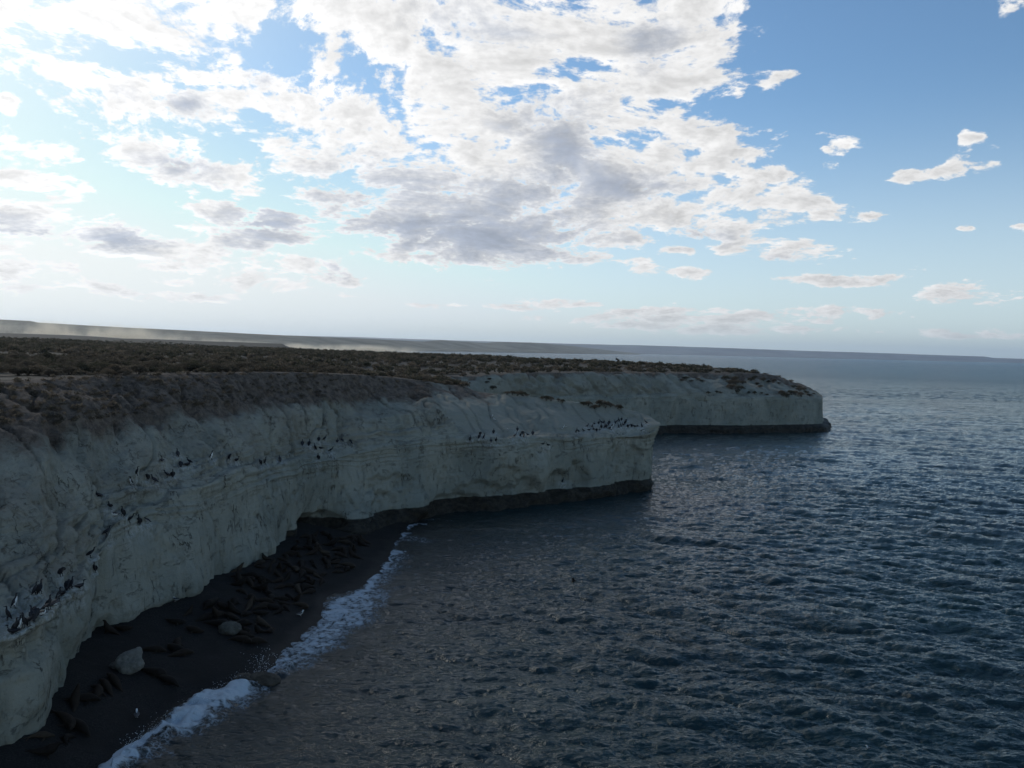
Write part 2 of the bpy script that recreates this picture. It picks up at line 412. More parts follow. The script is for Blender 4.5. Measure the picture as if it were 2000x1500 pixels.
# ================================================================== near cliff: control net
# each station: (px, py, depth) of base, face bottom, mid face, lip, ledge, mid slope, soil line, rim
def stn(*pts): return [PD(*p) for p in pts]
near = []
def N(base, tide, mid, lip, ledge, mid2, soil, rim, back=None):
    L = stn(base, tide, mid, lip, ledge, mid2, soil, rim)
    foot = L[0].copy(); foot[2] -= 2.2
    L = [foot] + L
    r = L[-1]
    if back is None:                        # tucks under the plateau
        d = (r - L[-3]) * np.array([1, 1, 0]); d /= np.linalg.norm(d)
        L += [r + d * 2.5 + [0, 0, 0.05], r + d * 7 - [0, 0, 1.6], r + d * 9 - [0, 0, 4.0]]
    else: L += [np.array(q, float) for q in back]
    near.append(L)
N((-1150,2050,22),(-1150,1960,22),(-1120,1820,22.3),(-1100,1700,22.6),(-1100,1670,24),(-1080,1250,29),(-1060,900,36),(-1040,760,43))
N((-800,1780,26),(-800,1720,26),(-790,1610,26.3),(-780,1530,26.6),(-780,1505,28),(-770,1130,33),(-760,870,39),(-750,760,46))
N((-450,1620,30),(-450,1590,30),(-445,1490,30),(-440,1410,30.2),(-440,1390,31.5),(-430,1080,36),(-430,850,41),(-430,758,48))
N((-150,1522,33),(-150,1497,33),(-148,1410,33),(-140,1330,33.2),(-143,1308,34.6),(-140,1050,40),(-130,835,45),(-130,750,52))
N((0,1462,36),(0,1440,36),(-2,1350,36.2),(5,1248,36.4),(2,1226,37.6),(2,1010,43),(0,820,50),(0,746,58))
N((62,1437,37.5),(64,1412,37.5),(72,1320,37.8),(78,1200,38.4),(74,1180,39.6),(84,985,46),(78,812,52.5),(72,742,60))
N((98,1372,40.8),(103,1348,40.8),(112,1270,40.8),(112,1172,41.2),(108,1155,42.2),(112,972,48.5),(112,808,55),(108,740,62.5))
N((140,1300,44.5),(146,1275,44.4),(150,1215,44.4),(150,1142,44.6),(148,1124,45.6),(160,960,51.5),(160,803,58),(150,738,65))
N((184,1228,51.0),(192,1205,50.2),(197,1150,49.6),(196,1085,49.6),(188,1060,50.8),(198,935,55.5),(235,795,63),(225,735,69))
N((240,1213,52.6),(240,1190,52.6),(236,1100,52.8),(232,1014,53.2),(230,1000,54.4),(255,925,57.5),(295,792,66),(300,732,73))
N((300,1178,56.3),(300,1155,56.4),(300,1070,57),(300,988,58),(300,970,59.2),(315,895,62.5),(370,785,71),(385,730,78))
N((375,1160,58.3),(375,1138,58.5),(380,1050,60),(388,952,62),(388,936,63.4),(400,876,67),(455,780,77),(475,728,83))
N((430,1123,64),(432,1100,64.2),(440,1015,65.8),(452,927,67.5),(452,912,68.8),(465,857,72.5),(530,771,84),(560,728,90))
N((520,1084,71.2),(522,1062,71.4),(532,985,73.5),(542,912,76),(542,898,77.5),(556,840,81),(640,766,93),(660,731,98))
N((592,1036,81.6),(596,1018,82.6),(612,955,84),(635,899,85.6),(637,884,87),(652,826,90.5),(735,763,102),(752,737,107))
N((640,1030,85.0),(643,1008,86.2),(655,950,87),(670,890,88),(672,876,89.4),(690,820,93),(765,764,104),(788,741,110))
N((688,1045,84.2),(690,1022,86.2),(698,945,88.8),(705,880,90.3),(707,866,91.6),(722,815,95.2),(795,766,106),(825,746,113))
N((742,1031,88.2),(748,1000,90),(755,930,92),(760,868,93.2),(762,855,94.6),(790,808,98.5),(842,768,109.5),(872,753,116))
N((792,1018,93.2),(798,990,94),(806,920,95.3),(812,858,96.4),(814,845,97.8),(830,802,102),(872,768,111.2),(900,756,118),
  [PXZ(905,122,14.6),PXZ(908,128,14.3),PXZ(912,136,13.6)])
N((850,1007,98.2),(853,975,98.6),(855,912,99),(856,854,99.4),(858,842,100.6),(872,802,104.6),(900,774,112.2),(930,763,118.5),
  [PXZ(935,124,13.2),PXZ(938,130,10.5),PXZ(940,138,6)])
N((905,1004,100.2),(907,972,100.6),(908,915,100.9),(910,856,101.2),(912,846,102.6),(920,812,107),(935,784,113),(955,765.5,119),
  [PXZ(960,124,12.2),PXZ(963,129,8.5),PXZ(965,134,2)])
N((968,999,102.0),(968,966,102.2),(968,918,102.6),(969,858,103),(967,850,105.6),(967,820,110),(967,792,114),(978,769,118.6),
  [PXZ(985,123,12),PXZ(990,127,8.5),PXZ(993,131,0)])
N((1057,990,106.4),(1058,957,106.4),(1060,915,106.6),(1062,853,107),(1062,845,109.8),(1062,820,113.6),(1062,797,117),(1072,778,120.2),
  [PXZ(1080,124,11.6),PXZ(1085,127.5,8.2),PXZ(1088,131,0)])
N((1150,976,111.6),(1150,944,111.6),(1150,905,111.8),(1152,854,112.2),(1150,842,115),(1150,824,117.6),(1150,806,120),(1153,786,122),
  [PXZ(1158,125.5,11),PXZ(1164,128,8.2),PXZ(1168,131,0)])
N((1218,964,117),(1220,936,117),(1222,900,117),(1226,850,116.6),(1224,836,118.8),(1222,824,120.2),(1219,812,121.4),(1217,798,123),
  [PXZ(1221,125.5,10.2),PXZ(1225,127.5,8.2),PXZ(1222,130,0)])
N((1258,957,120.2),(1262,932,120),(1268,897,119.6),(1281,845,118.8),(1286,832,119.6),(1283,827,121),(1276,820,122.2),(1266,812,123.4),
  [PXZ(1268,125,9.7),PXZ(1268,126.5,8.2),PXZ(1256,128,0)])
# end cap
capx = [PXZ(1261,123.5,-2.2),PXZ(1261,123.5,0),PXZ(1264,123.2,1.6),PXZ(1270,122.6,4.2),PXZ(1284,121.6,8.6),PXZ(1288,121.8,9.45),PXZ(1286,122.4,9.6),PXZ(1282,122.8,9.7),PXZ(1277,123.2,9.75),
        PXZ(1275,123.8,9.4),PXZ(1272,124.0,8.2),PXZ(1262,124.4,0)]
near.append(capx)
NEAR = np.array(near)                       # stations x 12 levels x 3
LEVN = [6, 8, 34, 40, 7, 40, 36, 26, 8, 8, 6]

def build_net(name, NET, levn, step_h, feat, amp=1.0, smooth_rows=2):
    nst = len(NET)
    ns = [max(2, int(np.linalg.norm(NET[i + 1][1] - NET[i][1]) / step_h(NET[i][1][1]))) for i in range(nst - 1)]
    G = catmull(NET, ns)                                     # (S, m, 3)
    rows = []; lev = []
    for k, nr in enumerate(levn):
        for q in range(nr):
            s = q / nr; rows.append(G[:, k] * (1 - s) + G[:, k + 1] * s); lev.append(k + s)
    rows.append(G[:, -1]); lev.append(len(levn))
    X = np.stack(rows, 1); lev = np.array(lev)               # (S, R, 3)
    for _ in range(smooth_rows):
        X[:, 1:-1] = 0.25 * X[:, :-2] + 0.5 * X[:, 1:-1] + 0.25 * X[:, 2:]
    du = np.gradient(X, axis=0); dv = np.gradient(X, axis=1)
    Nn = np.cross(du, dv); Nn /= np.linalg.norm(Nn, axis=-1, keepdims=True) + 1e-9
    for _ in range(10):
        Nn[1:-1] = (Nn[:-2] + 2 * Nn[1:-1] + Nn[2:]) / 4; Nn[:, 1:-1] = (Nn[:, :-2] + 2 * Nn[:, 1:-1] + Nn[:, 2:]) / 4
    Nn /= np.linalg.norm(Nn, axis=-1, keepdims=True) + 1e-9
    L2 = np.broadcast_to(lev[None, :], X.shape[:2])
    X, attrs = feat(X, Nn, L2)
    V = X.reshape(-1, 3)
    o = mesh_obj(name, V, grid_faces(X.shape[0], X.shape[1]), [M_CLIFF], attrs={k: v_.ravel() for k, v_ in attrs.items()})
    return o, X, Nn

# scoops worn in the foot of the near cliff: (px, py, depth, radius across, radius up, how deep)
SCOOPS = [(1093,945,108,2.3,2.2,1.3),(1132,930,110,2.0,2.8,1.4),(1225,905,116.5,3.6,5.0,0.9),(600,1022,82.5,2.6,1.0,1.5),(630,1018,85,2.6,1.1,1.4),(760,985,91,2.5,1.8,1.0),
          (880,985,100,5,1.6,0.9),(940,960,101,4.5,1.6,0.7),(990,935,103,3,2.2,0.6),(1030,955,104.5,2.2,1.8,0.8),(205,1110,50.5,1.0,2.6,0.6),(28,1300,36.3,3.5,1.0,0.55),(95,1235,39.6,2.0,1.0,0.6),(760,945,92,4,1.2,0.6)]
BUMPS = [(1050,925,106,2.2,3.0,0.9),(1112,955,108.6,0.7,2.0,0.7),(1158,905,111,1.5,3.5,0.9),(820,985,95.5,3,2,0.9),(150,1190,44,2.5,2.2,0.6),(980,900,103,5,4,0.7),(930,905,101,5,3,-0.5)]
GUANO_PX = []          # filled with bird sites below
def near_feat(X, Nn, L):
    x, y, z = X[..., 0], X[..., 1], X[..., 2]
    face = sstep(L, 0.6, 1.2) * (1 - sstep(L, 4.6, 5.2))
    slope = sstep(L, 4.8, 5.3) * (1 - sstep(L, 7.7, 8.2))
    tongue = sstep(x * 0.9 + (y - 100) * 0.25, 0.0, 3.0) * sstep(L, 4.5, 5.1)      # the smooth sandy slope of the point
    # the crease between the rough face and the sandy slope runs from the rim down to the ledge
    sandm = sstep((x + 5.6) - (z - 9.0) * (-1.0), -0.7, 0.7) * sstep(L, 4.6, 5.0) * sstep(y, 96, 100)
    rough = (1 - 0.86 * sandm)
    d = 0.60 * fbm(x / 7, y / 7, z / 9, 3) * face
    d += 0.13 * fbm(x / 2.1, y / 2.1, z / 2.6, 4, 0.55) * face
    d += 0.11 * fbm(x / 1.3, y / 1.3, z / 7.0, 4, 0.55) * face
    rd_ = 1 - np.abs(fbm(x / 3.3, y / 3.3, z / 12.0, 4))
    d -= 0.22 * sstep(rd_, 0.90, 1.0) * face
    # overhanging beds near the ledge
    zz = z + 0.5 * fbm(x / 9, y / 9, z * 0 + 3, 3)
    bed = fbm(x / 12, y / 12, zz * 2.3, 3, 0.6)
    d += 0.22 * bed * sstep(L, 3.2, 3.9) * (1 - sstep(L, 5.4, 6.2)) * rough
    g = np.abs(((zz * 1.9) % 1.0) - 0.5) * 2
    d -= 0.16 * sstep(g, 0.80, 1.0) * sstep(zz, 6.6, 7.6) * (1 - sstep(zz, 9.4, 10.4)) * rough
    # gullied, lumpy upper slope
    up = slope * rough
    d += up * (0.34 * fbm(x / 6, y / 6, z / 5, 4) + 0.20 * fbm((x + y) / 2.4, (y - x) / 5.0, z / 2.2, 4, 0.6) + 0.13 * fbm(x * 1.4, y * 1.4, z * 1.4, 3, 0.6))
    d -= up * 0.5 * sstep(1 - np.abs(fbm((x * 0.8 + z * 0.9) / 2.6, (y - z * 0.5) / 3.4, z * 0.1, 3)), 0.84, 1.0)
    d += slope * sandm * (0.45 * fbm(x / 6, y / 6, z / 6, 4) + 0.10 * fbm(x * 0.8, y * 0.8, z * 0.8, 4, 0.6)); d -= slope * sandm * 0.30 * sstep(1 - np.abs(fbm((x + y * 0.5) / 3.4, (y - x) / 12, z * 0.1, 3)), 0.86, 1.0)
    d += 0.6 * (1 - sstep(np.abs(x + 6.4 + (z - 9.0)), 0, 2.0)) * (1 - sandm) * sstep(L, 4.7, 5.3) * sstep(y, 96, 100) * (1 - sstep(L, 7.2, 7.8))
    for (px, py, dep, ra, rz, am) in SCOOPS:
        c = PD(px, py, dep); q = np.hypot(x - c[0], y - c[1]) / ra; w = (z - c[2]) / rz
        r2 = np.sqrt(q * q + w * w) + 0.18 * fbm(x / 1.1, y / 1.1, z / 1.1, 2)
        d -= 0.7 * am * (1 - sstep(r2, 0.55, 1.0)) * (L < 4.2)
    for (px, py, dep, ra, rz, am) in BUMPS:
        c = PD(px, py, dep); q = np.hypot(x - c[0], y - c[1]) / ra; w = (z - c[2]) / rz
        d += am * (1 - sstep(np.sqrt(q * q + w * w), 0.2, 1.0)) * (L < 4.2)
    # tidal shelf: a notch above a rough dark step
    watered = sstep(y, 83, 88)
    d += watered * (0.34 + 0.2 * fbm(x / 1.6, y / 1.6, z, 3)) * (1 - sstep(z, 0.9, 1.7)) * (L < 3.5)
    d += (1 - watered) * 0.25 * fbm(x / 1.2, y / 1.2, z * 0, 3) * (1 - sstep(z, 2.0, 3.2)) * (L < 3)
    X = X + Nn * d[..., None]
    soilL = sstep(L, 5.6, 7.3) * (1 - sandm * 0.92)
    soilL = np.where(L > 8.05, np.maximum(soilL, 0.8 * (1 - sandm)), soilL)
    soilL = soilL + sandm * (0.45 * sstep(L, 5.8, 7.6) * (1 - sstep(x, -6, 6)) + 0.22 * sstep(L, 5.2, 7.8))
    tide = watered * (1 - sstep(X[..., 2], 1.25, 2.05)) + (1 - watered) * sstep(y, 74, 80) * (1 - sstep(X[..., 2], 1.9, 2.6))
    return X, dict(soil=soilL, tide=tide, sand=sandm, guano=np.zeros_like(x), upper=slope)
cliff, NX, NN = build_net('cliff', NEAR, LEVN, lambda y: 0.11 + 0.0016 * max(0, y - 30), near_feat)
tag(cliff, kind='structure')

# ================================================================== far headland
far = []
def FST(px, db, zl, dl, slope_pts, backs):
    "column px: base depth, lip height and depth, then slope points (px, depth, z), then back points"
    L = [PXZ(px, db, -2.2), PXZ(px, db, 0.0), PXZ(px, db + 0.2, 1.9), PXZ(px, db + 0.5, 5.0), PXZ(px, dl, zl), PXZ(px, dl + 1.2, zl + 0.5)]
    L += [PXZ(*p) for p in slope_pts] + [PXZ(*p) for p in backs]
    far.append(L)
T = lambda px, d, z: [(px, d + 3, z + 0.1), (px, d + 8, z - 1.6), (px, d + 12, z - 4)]
far.append([np.array(q, float) for q in [(-9,140,-2.2),(-9.3,140,0),(-9.6,140,1.9),(-10.5,140.3,5),(-11.5,140.6,9),(-12,140.8,9.6),(-12.6,141,11.6),(-13.2,141.4,13.4),(-14,142,14.4),(-17,142,14.4),(-22,142,13),(-25,142,10)]])
far.append([np.array(q, float) for q in [(-12,152,-2.2),(-12,152,0),(-12.2,152.4,1.9),(-12.4,153,5),(-12.6,154,9),(-12.7,154.6,9.6),(-12.8,156,11.6),(-13,158,13.3),(-13.4,161,14.4),(-14.5,164,14.5),(-16,168,13),(-17,171,10)]])
FST(925,165,9.2,165.8,[(925,167.5,11.5),(925,169.0,13.4),(924,170.5,14.2)],T(923,170.5,14.3))
FST(1000,174,9.2,174.8,[(1000,176,12),(1000,177,13.8),(1000,178.5,14.7)],T(1000,178.5,14.7))
FST(1100,185,9.2,185.8,[(1100,187,12),(1100,188.5,14.0),(1100,190,14.9)],T(1100,190,14.9))
FST(1200,196,9.2,196.8,[(1200,198.5,12),(1200,200.5,13.9),(1200,203,14.9)],T(1200,203,14.9))
FST(1292,204.5,9.2,205.2,[(1292,207.5,11.4),(1292,210.0,13.6),(1292,213,14.8)],T(1292,213,14.8))
FST(1380,208.5,9.1,209.2,[(1380,213,11.0),(1382,218,13.2),(1385,222,14.8)],T(1388,222,14.8))
FST(1450,211,9.0,211.8,[(1450,217,11.0),(1455,224,13.3),(1460,229,14.9)],T(1463,229,14.9))
FST(1510,214.5,8.9,215.2,[(1505,221,10.8),(1508,229,12.9),(1508,236,14.4)],T(1508,236,14.4))
FST(1570,219,8.8,219.8,[(1562,226,10.2),(1555,233,11.4),(1545,240,12.6)],T(1542,240,12.6))
FST(1607,222.5,8.7,223.4,[(1596,228,9.5),(1588,234,10.2),(1580,242,10.8)],[(1570,248,10.8),(1566,256,7),(1560,262,-2)])
far.append([PXZ(1620,230,-2.2),PXZ(1618,230,0),PXZ(1612,230,1.9),PXZ(1609,230,5),PXZ(1603,230,8.8),PXZ(1600,231,9.2),PXZ(1594,234,9.8),PXZ(1588,238,10.2),PXZ(1582,243,10.4),PXZ(1580,249,10),PXZ(1580,256,6),PXZ(1580,262,-2)])
far.append([PXZ(1612,246,-2.2),PXZ(1610,246,0),PXZ(1606,246,1.9),PXZ(1603,246,5),PXZ(1598,246,8.4),PXZ(1596,246,8.8),PXZ(1590,247,9.4),PXZ(1587,248,9.8),PXZ(1584,250,10),PXZ(1582,253,9),PXZ(1581,258,5),PXZ(1581,264,-2)])
FAR = np.array(far)
def far_feat(X, Nn, L):
    x, y, z = X[..., 0], X[..., 1], X[..., 2]
    face = sstep(L, 0.6, 1.2) * (1 - sstep(L, 4.6, 5.2)); slope = sstep(L, 4.8, 5.3) * (1 - sstep(L, 7.7, 8.2))
    d = face * (0.8 * fbm(x / 10, y / 10, z / 14, 3) + 0.25 * fbm(x / 2.6, y / 2.6, z / 4, 4, 0.55))
    # a buttress edge
    c = PXZ(1312, 206, 5); d -= face * 1.2 * sstep(x, c[0] - 0.4 - (z - 5) * 0.35 * -1, c[0] + 0.6 + (z - 5) * 0.35) * (1 - sstep(x, c[0] + 10, c[0] + 20))
    zz = z + 0.35 * fbm(x / 15, y / 15, z * 0 + 3, 3)
    g = np.abs(((zz * 1.5) % 1.0) - 0.5) * 2
    d -= 0.30 * sstep(g, 0.75, 1.0) * sstep(zz, 8.3, 8.8) * (1 - sstep(zz, 10.6, 11.4))
    d += slope * (0.7 * fbm(x / 7, y / 7, z / 5, 4) + 0.3 * fbm(x / 2, y / 2, z / 2, 3))
    d -= slope * 0.8 * sstep(1 - np.abs(fbm((x + z * 1.2) / 4.5, y / 9, z * 0.1, 3)), 0.8, 1.0)
    tidez = 1 - sstep(z, 1.2, 2.0)
    d += (0.7 + 0.4 * fbm(x / 2, y / 2, z, 3) + 0.5 * sstep(x, 78, 82)) * tidez * (L < 3.5)
    X = X + Nn * d[..., None]
    soil = sstep(L, 5.2, 8.4) * 0.80 + 0.12 * sstep(x, 40, 60) * slope
    soil = np.where(L > 8.05, 0.85, soil)
    tide = 1 - sstep(X[..., 2], 1.6, 2.4)
    return X, dict(soil=soil, tide=tide, sand=0.25 * slope * (1 - sstep(x, 40, 60)) + 0.9 * (1 - sstep(x, -8, -5)) * sstep(L, 3, 4), guano=np.zeros_like(x), upper=slope)
headland, FX, FN = build_net('headland', FAR, [3, 5, 12, 14, 4, 10, 8, 8, 4, 4, 4], lambda y: 0.30, far_feat)
tag(headland, kind='structure')

# ================================================================== plateau ground behind the rims
def px_of(p):
    v_ = np.asarray(p) - np.array([0, 0, CAMZ]); k = v_ @ F_
    return 1000 + FPX * (v_ @ R_) / k, 750 - FPX * (v_ @ U_) / k
rimN = [NEAR[i][8] for i in range(0, 20)]; rimF = [FAR[i][8] for i in range(0, 11)]
north = [PXZ(1582,246,10.5), PXZ(1520,262,12.5), PXZ(1440,285,14.5), PXZ(1300,320,15.3), PXZ(1150,340,15.6), PXZ(950,372,16), PXZ(800,400,16.2), PXZ(680,430,16.5), PXZ(600,470,16.8), PXZ(575,520,16.5), PXZ(560,620,14), PXZ(556,900,9), PXZ(552,1600,6), PXZ(566,2700,2.5), PXZ(300,2900,5), PXZ(-900,3000,5), np.array([-60, 20, 17.0])]
POLY = np.array([p[:2] for p in rimN + rimF + north])
def poly_sd(x, y, poly):
    sh = x.shape; x = x.ravel(); y = y.ravel(); dmin = np.full(x.shape, 1e18); ins = np.zeros(x.shape, bool)
    n = len(poly)
    for i in range(n):
        ax, ay = poly[i]; bx, by = poly[(i + 1) % n]
        ex, ey = bx - ax, by - ay; L = ex * ex + ey * ey + 1e-9
        s = np.clip(((x - ax) * ex + (y - ay) * ey) / L, 0, 1)
        dmin = np.minimum(dmin, (x - ax - s * ex) ** 2 + (y - ay - s * ey) ** 2)
        cr = ((ay > y) != (by > y)) & (x < (bx - ax) * (y - ay) / (by - ay + 1e-12) + ax)
        ins ^= cr
    d = np.sqrt(dmin); return np.where(ins, d, -d).reshape(sh)
CTRL = [(p, 1.0) for p in rimN + rimF + north[:14]] + [(PXZ(*q), 1.0) for q in
    [(0,80,17.0),(0,140,17.4),(0,230,17.9),(0,380,18.6),(0,520,18.8),(250,110,17.0),(250,200,17.2),(250,340,17.4),(250,480,17.7),(500,130,16.7),(500,240,16.6),(500,360,16.8),(480,470,17.1),
     (700,160,15.9),(700,260,16.3),(700,350,16.3),(900,250,16.2),(900,320,16.6),(1100,260,16.3),(1250,250,16.1),(1380,250,15.8),(1450,245,15.2),(-500,150,17.5),(-500,400,19),(-900,100,17.5),
     (0,800,20.6),(0,1100,24.0),(0,1500,27),(250,800,18.5),(250,1200,22.0),(400,1200,21.0),(500,1300,19.5),(540,1500,17.5),(-500,1200,25),(0,2300,30),(300,2300,24),(500,2300,14)]]
CP = np.array([c[0] for c in CTRL])
def plateau_z(x, y):
    sh = np.shape(x); x = np.ravel(x); y = np.ravel(y); num = np.zeros(len(x)); den = np.zeros(len(x))
    for c in CP:
        rr = max(8.0, 0.10 * math.hypot(c[0], c[1]))
        w = 1.0 / (((x - c[0]) ** 2 + (y - c[1]) ** 2) / rr ** 2 + 0.05) ** 1.7
        num += w * c[2]; den += w
    return (num / den).reshape(sh)
def ground_z(x, y):
    sd_ = poly_sd(x, y, POLY)
    z = plateau_z(x, y)
    damp = np.clip(sd_ / 12, 0, 1) * np.clip(300 / np.maximum(y, 1), 0.3, 1)
    z = z + 0.22 * fbm(x / 14, y / 14, x * 0, 3) * damp
    return z, sd_
NR, NA = 620, 620
rr_ = np.concatenate([np.linspace(28, 130, 230, endpoint=False), np.linspace(130, 420, 250, endpoint=False), np.geomspace(420, 3300, NR - 480)])
aa_ = np.linspace(math.radians(-66), math.radians(24), NA)
RR, AA = np.meshgrid(rr_, aa_, indexing='ij')
gx, gy = RR * np.sin(AA), RR * np.cos(AA)
gz, gsd = ground_z(gx, gy)
inside = sstep(gsd, 0.4, 1.6)
drop = np.where(gy > 235, 1.0, 1.0)
nslope = -np.clip((0.9 - gsd) * np.where(gy > 320, 0.8, 2.5), 0, 40)
gz = np.where(gsd > 0.9, gz, np.where(gy > 235, np.maximum(gz + nslope, -3.0), np.maximum(gz - np.clip(0.9 - gsd, 0, 9) * 2.5, -3)))
keep = (np.where(gy > 300, gsd + 40, np.where(gy > 235, gsd + 5, gsd + 1.5)) > 0).ravel()
Fg = grid_faces(NR, NA, flip=True); Fg = Fg[keep[Fg].any(1)]
m_, n, b = mat('plateau_soil')
P = n.new('ShaderNodeNewGeometry').outputs['Position']
c = n.mix(n.mapr(n.noise(P, 0.35, 6, 0.65), 0.38, 0.62), (0.070, 0.055, 0.042), (0.150, 0.126, 0.098))
c = n.mix(n.mapr(n.noise(P, 2.5, 5, 0.7), 0.52, 0.66), c, (0.060, 0.056, 0.036))
far_ = n.mapr(n.v('LENGTH', P), 450, 1100)
c = n.mix(n.m('MULTIPLY', far_, n.mapr(n.noise(n.scale(P, (0.35, 1, 1)), 0.020, 6, 0.7), 0.30, 0.62)), c, (0.082, 0.070, 0.052))
n.put(b.inputs['Base Color'], c); b.inputs['Roughness'].default_value = 0.95; b.inputs['Specular IOR Level'].default_value = 0.15
n.put(b.inputs['Normal'], n.bump(n.noise(P, 1.2, 7, 0.7), 0.8, 0.25))
ground = mesh_obj('ground', np.stack([gx, gy, gz], -1).reshape(-1, 3), Fg, [m_]); tag(ground, kind='structure')

# ================================================================== shore line, beach
SHORE_PX = [(-700,2600),(-300,2050),(60,1660),(215,1508),(255,1462),(300,1432),(345,1392),(400,1362),(450,1342),(500,1326),(535,1300),(552,1272),(590,1238),(628,1210),(630,1180),(642,1162),(700,1150),(735,1120),(760,1088),(768,1064),(786,1042),(800,1024),(815,1006)]
SH = np.array([PZ(x, y, 0.0)[:2] for x, y in SHORE_PX])
BASE = np.array([NEAR[i][1] for i in range(len(NEAR))])         # foot of the cliff
def resample(P, n):
    P = np.asarray(P); L = np.concatenate([[0], np.cumsum(np.linalg.norm(np.diff(P[:, :2], axis=0), axis=1))])
    s = np.linspace(0, L[-1], n); return np.stack([np.interp(s, L, P[:, k]) for k in range(P.shape[1])], 1), L[-1]
def smooth1(P, it):
    P = P.copy()
    for _ in range(it): P[1:-1] = (P[:-2] + 2 * P[1:-1] + P[2:]) / 4
    return P
shs, _ = resample(SH, 900); shs = smooth1(shs, 14)
bas, _ = resample(BASE[:20], 900); bas = smooth1(bas, 30)
# pair stations by depth along the beach
ND, NB = 520, 150
dl = np.linspace(10, 97, ND)
by_ = np.interp(dl, bas[:, 1], bas[:, 1]); bx_ = np.interp(dl, bas[:, 1], bas[:, 0]); bz_ = np.interp(dl, bas[:, 1], bas[:, 2])
o_ = np.argsort(shs[:, 1]); sx_ = np.interp(dl, shs[o_, 1], shs[o_, 0])
v_ = np.linspace(-0.35, 1.9, NB)
BX = bx_[:, None] + (sx_ - bx_)[:, None] * v_[None, :]
BY = np.repeat(dl[:, None], NB, 1)
prof = np.where(v_ < 1, (1 - v_) ** 1.15 if False else np.sign(1 - v_) * np.abs(1 - v_) ** 1.1, -(v_ - 1) * 1.1)
BZ = np.maximum(bz_, 0.05)[:, None] * prof[None, :]
BZ += 0.10 * fbm(BX / 2.4, BY / 2.4, BX * 0, 4) * sstep(v_, 1.3, 0.7)[None, :] + 0.01 * fbm(BX * 1.2, BY * 1.2, BX * 0, 3)
m_, n, b = mat('beach_shingle')
P = n.new('ShaderNodeNewGeometry').outputs['Position']
wet = n.mapr(n.sep(P)[2], 0.05, 0.25, 1.0, 0.0)
peb = n.voro(P, 11.0)
c = n.mix(n.mapr(n.noise(P, 12.0, 5, 0.7), 0.35, 0.70), (0.009, 0.0085, 0.0082), (0.034, 0.031, 0.028))
c = n.mix(n.mapr(n.noise(P, 0.7, 5, 0.6), 0.40, 0.66), c, (0.017, 0.015, 0.0135))
c = n.mix(n.mapr(n.noise(P, 26.0, 3, 0.6), 0.70, 0.78), c, (0.16, 0.155, 0.14))
c = n.mix(wet, c, (0.010, 0.009, 0.0085))
n.put(b.inputs['Base Color'], c); n.put(b.inputs['Roughness'], n.m('SUBTRACT', 0.95, n.m('MULTIPLY', wet, 0.35)))
b.inputs['Specular IOR Level'].default_value = 0.12
n.put(b.inputs['Normal'], n.bump(n.m('ADD', n.noise(P, 5.0, 6, 0.7), n.m('MULTIPLY', peb, 0.4)), 0.7, 0.05))
beach = mesh_obj('beach', np.stack([BX, BY, BZ], -1).reshape(-1, 3), grid_faces(ND, NB), [m_]); tag(beach, kind='structure')

# ================================================================== sea: a wind-sea spectrum
def sea_tile(N, L, kp, hs, wdir, seed, spread=4.0, kmin=0.0, kmax=1e9, chop=1.0):
    rng = np.random.default_rng(seed)
    k1 = 2 * np.pi * np.fft.fftfreq(N, L / N); KX, KY = np.meshgrid(k1, k1, indexing='ij')
    K = np.hypot(KX, KY); K[0, 0] = 1
    th = np.arctan2(KY, KX) - math.atan2(wdir[1], wdir[0])
    D_ = np.cos(th / 2) ** (2 * spread) + 0.01
    S = K ** -4.1 * np.exp(-1.25 * (kp / K) ** 2) * D_ * (K > kmin) * (K < kmax); S[0, 0] = 0
    A_ = np.sqrt(S) * (rng.normal(size=K.shape) + 1j * rng.normal(size=K.shape))
    h = np.real(np.fft.ifft2(A_)); s = hs / 4 / h.std(); A_ *= s; h *= s
    X_ = np.real(np.fft.ifft2(-1j * KX / K * A_)) * chop; Y_ = np.real(np.fft.ifft2(-1j * KY / K * A_)) * chop
    return np.stack([h, X_, Y_], -1), L
def sample_tile(tile, L, x, y):
    N = tile.shape[0]; u = (x / L * N) % N; v = (y / L * N) % N
    i = np.floor(u).astype(int); j = np.floor(v).astype(int); fu = (u - i)[..., None]; fv = (v - j)[..., None]
    i0, j0, i1, j1 = i % N, j % N, (i + 1) % N, (j + 1) % N
    return tile[i0, j0] * (1 - fu) * (1 - fv) + tile[i1, j0] * fu * (1 - fv) + tile[i0, j1] * (1 - fu) * fv + tile[i1, j1] * fu * fv
WD = (-0.42, -0.91)
T1, L1 = sea_tile(1024, 173.0, 2 * math.pi / 8.0, 0.44, WD, 3, 9.0, 0, 2 * math.pi / 0.8)
T2, L2 = sea_tile(1024, 53.0, 2 * math.pi / 2.7, 0.25, WD, 8, 8.0, 2 * math.pi / 5.0, 1e9)
cols = np.linspace(-620, 2620, 1500)
ys = np.concatenate([np.linspace(2600, 1540, 60, endpoint=False), np.linspace(1540, 760, 900, endpoint=False), np.linspace(760, 0, 1)[:0]])
dyv = ys - 682
dfar = CAMZ * FPX / dyv
dfar = np.concatenate([dfar, 1.0 / np.linspace(1 / dfar[-1], 1 / 3000.0, 190)[1:], np.geomspace(3300, 20000, 14)])
SXg, SYg = np.meshgrid(cols, dfar, indexing='ij')
sx = (SXg - 1000) / FPX * SYg; sy = SYg.copy()
step = np.gradient(dfar)[None, :] * np.ones_like(sx)
